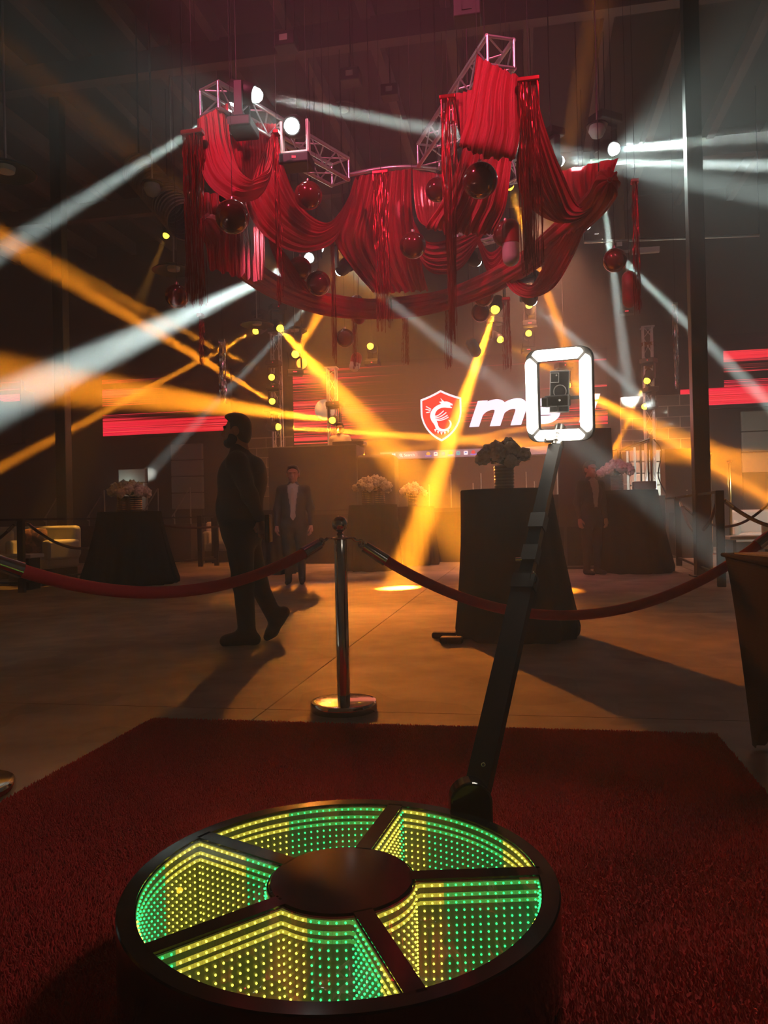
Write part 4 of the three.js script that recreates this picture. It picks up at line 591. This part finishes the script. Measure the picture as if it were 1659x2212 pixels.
const mirror = mat([0.93, 0.95, 0.93], 0.015, { metalness: 1 }), halfMirror = mat([0.8, 0.84, 0.8], 0.01, { metalness: 1, transparent: true, opacity: 0.32 });
part('mirror_plate', lathe([[HUB - 0.03, 0.046], [PR - 0.02, 0.046]], 100), mirror, booth360);
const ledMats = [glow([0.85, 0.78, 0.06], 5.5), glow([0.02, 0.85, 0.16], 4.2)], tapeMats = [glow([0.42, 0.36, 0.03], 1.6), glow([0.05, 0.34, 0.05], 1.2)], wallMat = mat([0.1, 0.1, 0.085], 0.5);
const ROWS = [0.187, 0.166, 0.15, 0.134, 0.118, 0.102, 0.086, 0.07, 0.054];  // top row is the real strip; added lower rows stand in for mirror images
function sectorPath(a0, a1) {                     // closed loop inside one sector: outer arc, side, inner arc, side
  const pts = [], half = SPW * 0.75 + 0.002, ro = OUT, ri = HUB + 0.004, n = 24, c = (r, a) => [r * Math.cos(a), r * Math.sin(a)];
  const oa = Math.asin(half / ro), ia = Math.asin(half / ri);
  for (let i = 0; i <= n; i++) pts.push(c(ro, a0 + oa + (a1 - a0 - 2 * oa) * i / n));
  for (let i = 0; i <= n; i++) pts.push(c(ri, a1 - ia - (a1 - a0 - 2 * ia) * i / n));
  pts.push(pts[0]);
  return pts;
}
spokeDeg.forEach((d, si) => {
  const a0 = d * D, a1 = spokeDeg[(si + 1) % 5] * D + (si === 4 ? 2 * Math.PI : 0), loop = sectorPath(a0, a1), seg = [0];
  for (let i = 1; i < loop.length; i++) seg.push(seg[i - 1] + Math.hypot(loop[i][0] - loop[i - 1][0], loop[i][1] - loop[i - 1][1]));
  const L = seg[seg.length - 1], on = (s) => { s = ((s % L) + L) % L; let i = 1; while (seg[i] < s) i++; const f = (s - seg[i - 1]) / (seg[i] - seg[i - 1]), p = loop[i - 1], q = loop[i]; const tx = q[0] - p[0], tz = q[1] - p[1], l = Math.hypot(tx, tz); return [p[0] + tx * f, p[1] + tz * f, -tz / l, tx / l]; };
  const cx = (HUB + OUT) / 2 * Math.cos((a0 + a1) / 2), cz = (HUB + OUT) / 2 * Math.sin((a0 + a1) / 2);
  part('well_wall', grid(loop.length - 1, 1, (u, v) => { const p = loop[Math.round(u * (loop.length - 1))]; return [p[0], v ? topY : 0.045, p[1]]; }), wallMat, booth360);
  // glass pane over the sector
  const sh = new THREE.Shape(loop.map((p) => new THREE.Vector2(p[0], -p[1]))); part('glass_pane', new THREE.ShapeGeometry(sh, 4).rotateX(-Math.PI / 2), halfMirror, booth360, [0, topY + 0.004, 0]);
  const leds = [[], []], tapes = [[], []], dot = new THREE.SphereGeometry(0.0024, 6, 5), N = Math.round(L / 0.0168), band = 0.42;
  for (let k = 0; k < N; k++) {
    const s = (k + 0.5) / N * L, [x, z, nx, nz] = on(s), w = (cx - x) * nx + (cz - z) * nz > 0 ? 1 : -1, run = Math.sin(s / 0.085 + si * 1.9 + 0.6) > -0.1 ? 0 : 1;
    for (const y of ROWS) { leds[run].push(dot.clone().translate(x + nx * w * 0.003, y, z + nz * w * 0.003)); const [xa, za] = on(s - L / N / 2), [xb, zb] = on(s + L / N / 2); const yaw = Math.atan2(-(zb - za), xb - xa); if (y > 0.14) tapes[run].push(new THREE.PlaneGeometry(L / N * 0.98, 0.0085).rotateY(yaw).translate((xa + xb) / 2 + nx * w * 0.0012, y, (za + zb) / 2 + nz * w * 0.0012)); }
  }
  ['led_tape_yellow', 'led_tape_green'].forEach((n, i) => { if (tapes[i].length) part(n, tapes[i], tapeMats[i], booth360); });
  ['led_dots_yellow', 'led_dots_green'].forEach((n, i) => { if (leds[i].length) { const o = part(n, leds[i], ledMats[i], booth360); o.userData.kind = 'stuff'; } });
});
{ // the arm
  const L = (p) => [p[0] - PC[0], p[1] - PC[1], p[2] - PC[2]], A = L([-0.158, 0.19, -2.06]), B = L([0.103, 1.2, -2.723]), at = (s) => A.map((x, i) => x + (B[i] - x) * s);
  const br = new THREE.Shape(); br.moveTo(-0.048, 0); br.lineTo(-0.05, 0.15); br.absarc(0, 0.19, 0.05, Math.PI * 0.95, 0.05, true); br.lineTo(0.05, 0); br.closePath();
  const brg = new THREE.ExtrudeGeometry(br, { depth: 0.05, bevelEnabled: true, bevelSize: 0.006, bevelThickness: 0.006, bevelSegments: 2 }).translate(0, 0, -0.025).rotateY(0.2);
  part('pivot_bracket', brg, M.blackGloss, booth360, [A[0] - 0.008, 0.02, A[2]]);
  part('arm_base', beamBox([0, 0.03, -0.3], [A[0], 0.04, A[2]], 0.08, 0.02), M.black, booth360);
  part('lower_tube', beamBox(at(0), at(0.56), 0.068, 0.03), M.black, booth360);
  part('upper_tube', beamBox(at(0.5), at(1), 0.042, 0.028), M.blackMetal, booth360);
  for (const s of [0.62, 0.72]) part('strap', beamBox(at(s), at(s + 0.045), 0.05, 0.036), M.black, booth360);
  part('sleeve', beamBox(at(0.54), at(0.58), 0.074, 0.036), M.black, booth360);
  part('pull_ring', new THREE.TorusGeometry(0.014, 0.002, 8, 24).scale(0.7, 1.2, 1).translate(...at(0.595).map((v, i) => v + [0.018, -0.02, 0.045][i])), M.chrome, booth360);
  part('lock_pin', rod(at(0.63).map((v, i) => v + [-0.045, 0, 0.02][i]), at(0.63).map((v, i) => v + [-0.025, 0, 0.02][i]), 0.006), M.chrome, booth360);
  part('screw', new THREE.TorusGeometry(0.005, 0.0018, 6, 14).translate(...at(0.1).map((v, i) => v + [0, 0, 0.022][i])), M.chrome, booth360);
  part('ball_joint', [new THREE.SphereGeometry(0.018, 16, 12).translate(...at(1.015)), rod(at(1), at(1.07), 0.016, 0.02, 14), rod(at(1.02), at(1.02).map((v, i) => v + [-0.04, 0.0, 0.02][i]), 0.008)], M.steel, booth360);
}
// ring light on the arm
const ring = thing('ring_light', 'glaring rectangular ring light of four panels fixed on the platform arm', 'ring light', [0.118, 1.377, -2.73], -0.34);
ring.rotation.order = 'YXZ'; ring.rotation.x = 0.12; ring.rotation.z = -0.035;
{ const w = 0.112, h = 0.155, b = 0.034, lampMat = glow([1, 0.93, 0.8], 9), trap = (pts) => new THREE.ExtrudeGeometry(new THREE.Shape(pts.map((p) => new THREE.Vector2(...p))), { depth: 0.012, bevelEnabled: true, bevelSize: 0.002, bevelThickness: 0.002, bevelSegments: 2 });
  const o = 0.024, arcp = (x0, y0, x1, y1, cx, cy) => { const p = []; for (let i = 0; i <= 6; i++) { const t = i / 6; p.push([(1 - t) * (1 - t) * x0 + 2 * t * (1 - t) * cx + t * t * x1, (1 - t) * (1 - t) * y0 + 2 * t * (1 - t) * cy + t * t * y1]); } return p; };
  const hor = (s) => trap([[-w + b + 0.012, s * (h - b)], ...arcp(-w + 0.026, s * (h - 0.014), -w + 0.046, s * h, -w + 0.032, s * h), ...arcp(w - 0.046, s * h, w - 0.026, s * (h - 0.014), w - 0.032, s * h), [w - b - 0.012, s * (h - b)]]);
  const ver = (s) => trap([[s * (w - b), -h + b + 0.012], ...arcp(s * (w - 0.014), -h + 0.026, s * w, -h + 0.046, s * w, -h + 0.032), ...arcp(s * w, h - 0.046, s * (w - 0.014), h - 0.026, s * w, h - 0.032), [s * (w - b), h - b - 0.012]]);
  for (const s of [1, -1]) { part('lamp_panel', hor(s), lampMat, ring); part('lamp_panel', ver(s), lampMat, ring);
    for (const [x, y, ww, hh] of [[0, s * (h - b / 2), 2 * w - 0.1, b - 0.006], [s * (w - b / 2), 0, b - 0.006, 2 * h - 0.1]]) { const l = new THREE.RectAreaLight(new THREE.Color().setRGB(1, 0.9, 0.74), 175, ww, hh); l.name = 'panel_light'; l.position.set(x, y, 0.0175); l.rotation.y = Math.PI; ring.add(l); } }
  const fr = new THREE.Shape(); const rr = (s, W, H, R) => { s.moveTo(-W + R, -H); s.lineTo(W - R, -H); s.quadraticCurveTo(W, -H, W, -H + R); s.lineTo(W, H - R); s.quadraticCurveTo(W, H, W - R, H); s.lineTo(-W + R, H); s.quadraticCurveTo(-W, H, -W, H - R); s.lineTo(-W, -H + R); s.quadraticCurveTo(-W, -H, -W + R, -H); };
  rr(fr, w + 0.004, h + 0.004, 0.045); const hole = new THREE.Path(); rr(hole, w - b - 0.002, h - b - 0.002, 0.012); fr.holes.push(hole);
  part('frame', new THREE.ExtrudeGeometry(fr, { depth: 0.022, bevelEnabled: true, bevelSize: 0.002, bevelThickness: 0.002, bevelSegments: 2 }).translate(0, 0, -0.024), mat([0.06, 0.055, 0.05], 0.5), ring);
  part('phone_clamp', [bx(0.088, 0.04, 0.03, -0.008, -0.02, -0.01, 0.006), bx(0.05, 0.012, 0.014, 0.06, -0.012, -0.014), bx(0.022, 0.034, 0.04, -0.048, -0.022, -0.006, 0.005)], mat([0.05, 0.045, 0.04], 0.6), ring);
  part('clamp_screw', [new THREE.SphereGeometry(0.004, 10, 8).translate(0.004, -0.018, 0.006), bx(0.006, 0.018, 0.004, -0.002, -0.046, 0.006)], M.steel, ring);
  part('mount', rod([0, -h - 0.003, -0.012], [-0.002, -h - 0.03, -0.012], 0.012), M.steel, ring); }
{ const ph = thing('smartphone', 'dark smartphone with a square camera bump clamped inside the ring light', 'phone', [0.118, 1.377, -2.73], -0.34); ph.rotation.order = 'YXZ'; ph.rotation.x = 0.12; ph.rotation.z = -0.075;
  const pm = mat([0.045, 0.04, 0.038], 0.25, { clearcoat: 0.6 });
  part('body', bx(0.068, 0.142, 0.008, -0.006, 0.012, -0.03, 0.004), pm, ph); part('camera_bump', bx(0.031, 0.036, 0.004, -0.022, 0.06, -0.025, 0.0018), pm, ph); part('camera_rim', new THREE.TorusGeometry(0.016, 0.0012, 6, 4).rotateZ(Math.PI / 4).scale(1.25, 1.4, 1).translate(-0.022, 0.06, -0.0235), M.steel, ph); part('magnet_ring', new THREE.TorusGeometry(0.022, 0.002, 6, 40).translate(-0.004, 0.012, -0.0258), mat([0.25, 0.23, 0.21], 0.5), ph); part('flash', new THREE.SphereGeometry(0.003, 8, 6), M.panelPale, ph, [-0.016, 0.068, -0.0225]); part('edge_band', new THREE.TorusGeometry(0.05, 0.0018, 6, 4).rotateZ(Math.PI / 4).scale(0.97, 2.0, 1).translate(-0.006, 0.012, -0.03), M.steel, ph); }

// ---------- people ----------
function sdfMesh(sdf, lo, hi, res) {
  const mc = new MarchingCubes(res, new THREE.MeshBasicMaterial(), false, false, 120000), n = res, c = [0, 1, 2].map((i) => (lo[i] + hi[i]) / 2), h = [0, 1, 2].map((i) => (hi[i] - lo[i]) / 2);
  mc.isolation = 0;
  for (let z = 0; z < n; z++) for (let y = 0; y < n; y++) for (let x = 0; x < n; x++) mc.field[x + y * n + z * n * n] = -sdf(c[0] + h[0] * (x - n / 2) / (n / 2), c[1] + h[1] * (y - n / 2) / (n / 2), c[2] + h[2] * (z - n / 2) / (n / 2));
  mc.update();
  const k = mc.count, p = mc.positionArray.slice(0, k * 3); for (let i = 0; i < p.length; i += 3) { p[i] = c[0] + h[0] * p[i]; p[i + 1] = c[1] + h[1] * p[i + 1]; p[i + 2] = c[2] + h[2] * p[i + 2]; }
  let g = new THREE.BufferGeometry(); g.setAttribute('position', new THREE.BufferAttribute(p, 3)); g = mergeVertices(g, 1e-4); g.computeVertexNormals();
  return g;
}
function capsule(a, b, ra, rb, sq = 1) { const d = [b[0] - a[0], b[1] - a[1], b[2] - a[2]], l2 = d[0] * d[0] + d[1] * d[1] + d[2] * d[2] || 1e-9; return (x, y, z) => { const px = x - a[0], py = y - a[1], pz = z - a[2]; let t = (px * d[0] + py * d[1] + pz * d[2]) / l2; t = t < 0 ? 0 : t > 1 ? 1 : t; return Math.hypot(px - d[0] * t, py - d[1] * t, (pz - d[2] * t) * sq) - (ra + (rb - ra) * t); }; }
function ellipsoid(c, r) { const m = Math.min(...r); return (x, y, z) => { const k = Math.hypot((x - c[0]) / r[0], (y - c[1]) / r[1], (z - c[2]) / r[2]); return (k - 1) * m; }; }
function union(parts, k) { return (x, y, z) => { let d = 1e9; for (const f of parts) { const e = f(x, y, z), h = Math.max(0, Math.min(1, 0.5 + 0.5 * (d - e) / k)); d = d > 1e8 ? e : d + (e - d) * h - k * h * (1 - h); } return d; }; }
function paint(g, pick) { const p = g.attributes.position, c = new Float32Array(p.count * 3); for (let i = 0; i < p.count; i++) c.set(pick(p.getX(i), p.getY(i), p.getZ(i)), i * 3); g.setAttribute('color', new THREE.BufferAttribute(c, 3)); return g; }
const SKIN = [0.32, 0.16, 0.1], bodyMat = new THREE.MeshPhysicalMaterial({ vertexColors: true, roughness: 0.75 }), hairMat = mat([0.012, 0.009, 0.008], 0.6);
function headParts(c, f, s = 1) {                 // c centre of the skull, f forward direction (x, z)
  const at = (a, u, l) => [c[0] + (f[0] * a - f[1] * l) * s, c[1] + u * s, c[2] + (f[1] * a + f[0] * l) * s];
  return [ellipsoid(at(-0.012, 0.03, 0), [0.092 * s, 0.098 * s, 0.088 * s]), ellipsoid(at(0.028, -0.045, 0), [0.068 * s, 0.078 * s, 0.064 * s]), capsule(at(0.088, 0.012, 0), at(0.106, -0.025, 0), 0.011 * s, 0.016 * s), capsule(at(0.07, -0.098, 0), at(0.05, -0.105, 0), 0.026 * s, 0.03 * s), ellipsoid(at(0.09, -0.06, 0), [0.018 * s, 0.012 * s, 0.026 * s]), ellipsoid(at(0.088, 0.034, 0), [0.014 * s, 0.012 * s, 0.06 * s]), ellipsoid(at(-0.012, -0.005, 0.088), [0.022 * s, 0.034 * s, 0.012 * s]), ellipsoid(at(-0.012, -0.005, -0.088), [0.022 * s, 0.034 * s, 0.012 * s]), capsule(at(-0.02, -0.06, 0), at(-0.035, -0.19, 0), 0.058 * s, 0.066 * s)];
}
function handParts(w, d, up, curl) {              // wrist, direction of the hand, side of the thumb
  const D3 = V(d).normalize(), U = V(up).normalize(), S = new THREE.Vector3().crossVectors(D3, U), W = V(w), at = (a, b, c) => W.clone().addScaledVector(D3, a).addScaledVector(U, b).addScaledVector(S, c).toArray(), out = [capsule(at(0, 0, 0), at(0.07, 0, 0), 0.026, 0.034, 1)];
  [[0.03, 0.072], [0.01, 0.082], [-0.01, 0.078], [-0.03, 0.06]].forEach(([b, l]) => { out.push(capsule(at(0.085, b, 0), at(0.085 + l * 0.5, b, curl * 0.3 * l), 0.0095, 0.0088), capsule(at(0.085 + l * 0.5, b, curl * 0.3 * l), at(0.085 + l * 0.75, b, curl * l), 0.0088, 0.0075)); });
  out.push(capsule(at(0.025, 0.03, 0), at(0.06, 0.058, curl * 0.02), 0.0115, 0.0095), capsule(at(0.06, 0.058, curl * 0.02), at(0.088, 0.06, curl * 0.045), 0.0095, 0.008));
  return out;
}
function figure(name, label, pos, turn, spec) {
  const t = thing(name, label, 'person', pos, turn), geos = [];
  const body = sdfMesh(union(spec.body, 0.045), spec.lo, spec.hi, spec.res);
  geos.push(paint(body, spec.color));
  const hc = spec.head, hs = 0.15; geos.push(paint(sdfMesh(union(headParts(hc, spec.face || [1, 0]), 0.02), [hc[0] - hs, hc[1] - 0.22, hc[2] - hs], [hc[0] + hs, hc[1] + 0.16, hc[2] + hs], spec.headRes || 70), () => SKIN));
  for (const h of spec.hands || []) { const w = h[0]; geos.push(paint(sdfMesh(union(handParts(...h), 0.012), [w[0] - 0.2, w[1] - 0.2, w[2] - 0.2], [w[0] + 0.2, w[1] + 0.2, w[2] + 0.2], spec.handRes || 90), () => SKIN)); }
  const m = part('body', mergeGeometries(geos.map((g) => { g.deleteAttribute('uv'); return g; })), bodyMat, t);
  const f = spec.face || [1, 0], at = (a, u, l) => [hc[0] + f[0] * a - f[1] * l, hc[1] + u, hc[2] + f[1] * a + f[0] * l];
  const full = union([ellipsoid(at(-0.02, 0.042, 0), [0.1, 0.1, 0.096]), ellipsoid(at(-0.055, -0.02, 0), [0.062, 0.085, 0.08]), ellipsoid(at(0.03, 0.115, 0), [0.06, 0.03, 0.07])], 0.03);
  const cut = (x, y, z) => { const a = (x - hc[0]) * f[0] + (z - hc[2]) * f[1], u = y - hc[1]; return Math.max(full(x, y, z), a - 0.035 - Math.max(0, u - 0.06) * 1.1, -u - 0.08 - 0.6 * Math.max(0, -a)); };
  part('hair', sdfMesh(cut, [hc[0] - hs, hc[1] - 0.2, hc[2] - hs], [hc[0] + hs, hc[1] + 0.19, hc[2] + hs], 60), spec.hair || hairMat, t);
  if (spec.beard) part('beard', sdfMesh(union([ellipsoid(at(0.052, -0.09, 0), [0.052, 0.042, 0.058]), ellipsoid(at(0.02, -0.055, 0.052), [0.04, 0.05, 0.022]), ellipsoid(at(0.02, -0.055, -0.052), [0.04, 0.05, 0.022])], 0.02), [hc[0] - hs, hc[1] - 0.2, hc[2] - hs], [hc[0] + hs, hc[1] + 0.1, hc[2] + hs], 50), hairMat, t);
  return t;
}
const BLK = [0.012, 0.011, 0.011], PANTS = [0.014, 0.012, 0.012], SHOE = [0.008, 0.007, 0.007];
{ // walking man in black
  const t = figure('person', 'man in black clothes walking past behind the red velvet rope', [-2.2, 0, -5.75], Math.PI + 10.5 * D, {
    lo: [-0.5, -0.03, -0.42], hi: [0.4, 1.6, 0.42], res: 112, head: [0.03, 1.665, 0], beard: true,
    body: [
      ellipsoid([0.01, 1.28, 0], [0.175, 0.22, 0.215]), ellipsoid([0.02, 1.06, 0], [0.185, 0.24, 0.19]), ellipsoid([0.0, 0.88, 0], [0.165, 0.16, 0.185]), capsule([0, 1.42, -0.16], [0, 1.42, 0.16], 0.075, 0.075), capsule([0.0, 1.4, 0], [0.015, 1.53, 0], 0.09, 0.068),
      ellipsoid([-0.13, 1.3, 0], [0.07, 0.16, 0.17]),
      capsule([0, 1.41, -0.2], [-0.11, 1.15, -0.26], 0.072, 0.058), capsule([-0.11, 1.15, -0.26], [-0.17, 0.985, -0.2], 0.056, 0.042),
      capsule([0.01, 1.41, 0.2], [0.05, 1.13, 0.26], 0.07, 0.056), capsule([0.05, 1.13, 0.26], [0.09, 0.93, 0.22], 0.054, 0.04),
      capsule([0.01, 0.86, -0.09], [-0.015, 0.5, -0.1], 0.118, 0.082), capsule([-0.015, 0.5, -0.1], [-0.035, 0.13, -0.1], 0.08, 0.068), capsule([-0.05, 0.06, -0.1], [0.12, 0.042, -0.1], 0.05, 0.04), capsule([-0.1, 0.045, -0.1], [-0.03, 0.07, -0.1], 0.042, 0.05), capsule([0.03, 0.06, -0.1], [0.14, 0.035, -0.1], 0.044, 0.03),
      capsule([0.0, 0.86, 0.09], [-0.09, 0.47, 0.1], 0.115, 0.08), capsule([-0.09, 0.47, 0.1], [-0.225, 0.18, 0.1], 0.076, 0.062), capsule([-0.3, 0.225, 0.1], [-0.2, 0.075, 0.1], 0.046, 0.042), capsule([-0.2, 0.075, 0.1], [-0.16, 0.03, 0.1], 0.042, 0.03)],
    color: (x, y) => (y < 0.115 && x > -0.2 || (x < -0.18 && y < 0.2 && y < 0.42 + x) ? SHOE : y > 0.93 ? BLK : PANTS),
    hands: [[[-0.175, 0.965, -0.2], [-0.12, -1, 0.1], [0.9, -0.1, 0.2], 0.5], [[0.095, 0.915, 0.22], [0.12, -1, -0.1], [0.9, 0.1, 0.2], 0.5]] });
  const tb = thing('tablet_case', 'dark folder with a bright edge carried behind the walking man', 'folder', t.position.toArray(), t.rotation.y);
  part('cover', bx(0.035, 0.21, 0.16, -0.235, 0.9, -0.19, 0.006), M.black, tb); part('edge', bx(0.006, 0.2, 0.012, -0.254, 0.9, -0.26), M.brass, tb);
}
function standing(label, pos, turn, shirt, jacket, tie) {
  const t = figure('person', label, pos, turn, {
    lo: [-0.22, -0.03, -0.42], hi: [0.3, 1.56, 0.42], res: 72, head: [0.01, 1.62, 0], headRes: 56, handRes: 64,
    body: [ellipsoid([0, 1.27, 0], [0.125, 0.22, 0.2]), ellipsoid([0, 1.03, 0], [0.12, 0.2, 0.17]), ellipsoid([-0.01, 0.88, 0], [0.12, 0.14, 0.17]), capsule([0, 1.4, -0.15], [0, 1.4, 0.15], 0.065, 0.065), capsule([0, 1.38, 0], [0, 1.5, 0], 0.075, 0.058),
      capsule([0, 1.4, -0.19], [-0.02, 1.12, -0.25], 0.062, 0.05), capsule([-0.02, 1.12, -0.25], [0.03, 0.88, -0.25], 0.048, 0.034), capsule([0, 1.4, 0.19], [-0.02, 1.12, 0.25], 0.062, 0.05), capsule([-0.02, 1.12, 0.25], [0.03, 0.88, 0.25], 0.048, 0.034),
      capsule([0, 0.86, -0.09], [0, 0.48, -0.1], 0.1, 0.07), capsule([0, 0.48, -0.1], [-0.01, 0.1, -0.1], 0.066, 0.052), capsule([-0.04, 0.045, -0.1], [0.15, 0.035, -0.11], 0.042, 0.032), capsule([0, 0.86, 0.09], [0, 0.48, 0.1], 0.1, 0.07), capsule([0, 0.48, 0.1], [-0.01, 0.1, 0.1], 0.066, 0.052), capsule([-0.04, 0.045, 0.1], [0.15, 0.035, 0.11], 0.042, 0.032)],
    color: (x, y, z) => (y < 0.09 ? SHOE : y < 0.92 ? PANTS : shirt && x > 0.06 && y > 1.05 && Math.abs(z) < 0.03 + (y - 1.05) * 0.13 ? shirt : jacket),
    hands: [[[0.035, 0.865, -0.25], [0.12, -1, 0], [0.9, 0.1, 0.2], 0.5], [[0.035, 0.865, 0.25], [0.12, -1, 0], [0.9, 0.1, -0.2], -0.5]] });
  if (tie) part('tie', new THREE.ExtrudeGeometry(new THREE.Shape([[-0.02, 0], [0.02, 0], [0.026, -0.3], [0.042, -0.42], [0, -0.48], [-0.042, -0.42], [-0.026, -0.3]].map((p) => new THREE.Vector2(...p))), { depth: 0.012, bevelEnabled: false }).rotateY(Math.PI / 2).rotateZ(0.02), mat(tie, 0.6), t, [0.128, 1.42, 0]);
}
standing('man in a dark suit with a pale tie standing behind the chrome rope post', [-3.388, 0, -10.96], -Math.PI / 2 + 0.2, [0.25, 0.2, 0.18], BLK, [0.3, 0.22, 0.17]);
standing('man in a dark suit standing in front of the tall black board', [0.98, 0, -12.3], -Math.PI / 2 + 0.6, [0.3, 0.25, 0.24], BLK);
standing('disc jockey in a white shirt standing behind the black booth', [[-4.196, 2.231, -17.3][0], 1.4, -17.3], -Math.PI / 2, [0.62, 0.55, 0.45], [0.62, 0.55, 0.45]);
solo('riser_box', 'black riser box under the disc jockey behind the booth', 'box', bx(0.9, 0.28, 0.6, 0, 0.14, 0), M.black, [[-4.196, 2.231, -17.3][0], 1.12, -17.3]);
scene.traverse((o) => { if (o.isMesh) o.castShadow = o.receiveShadow = true; });
renderer.render(scene, camera);
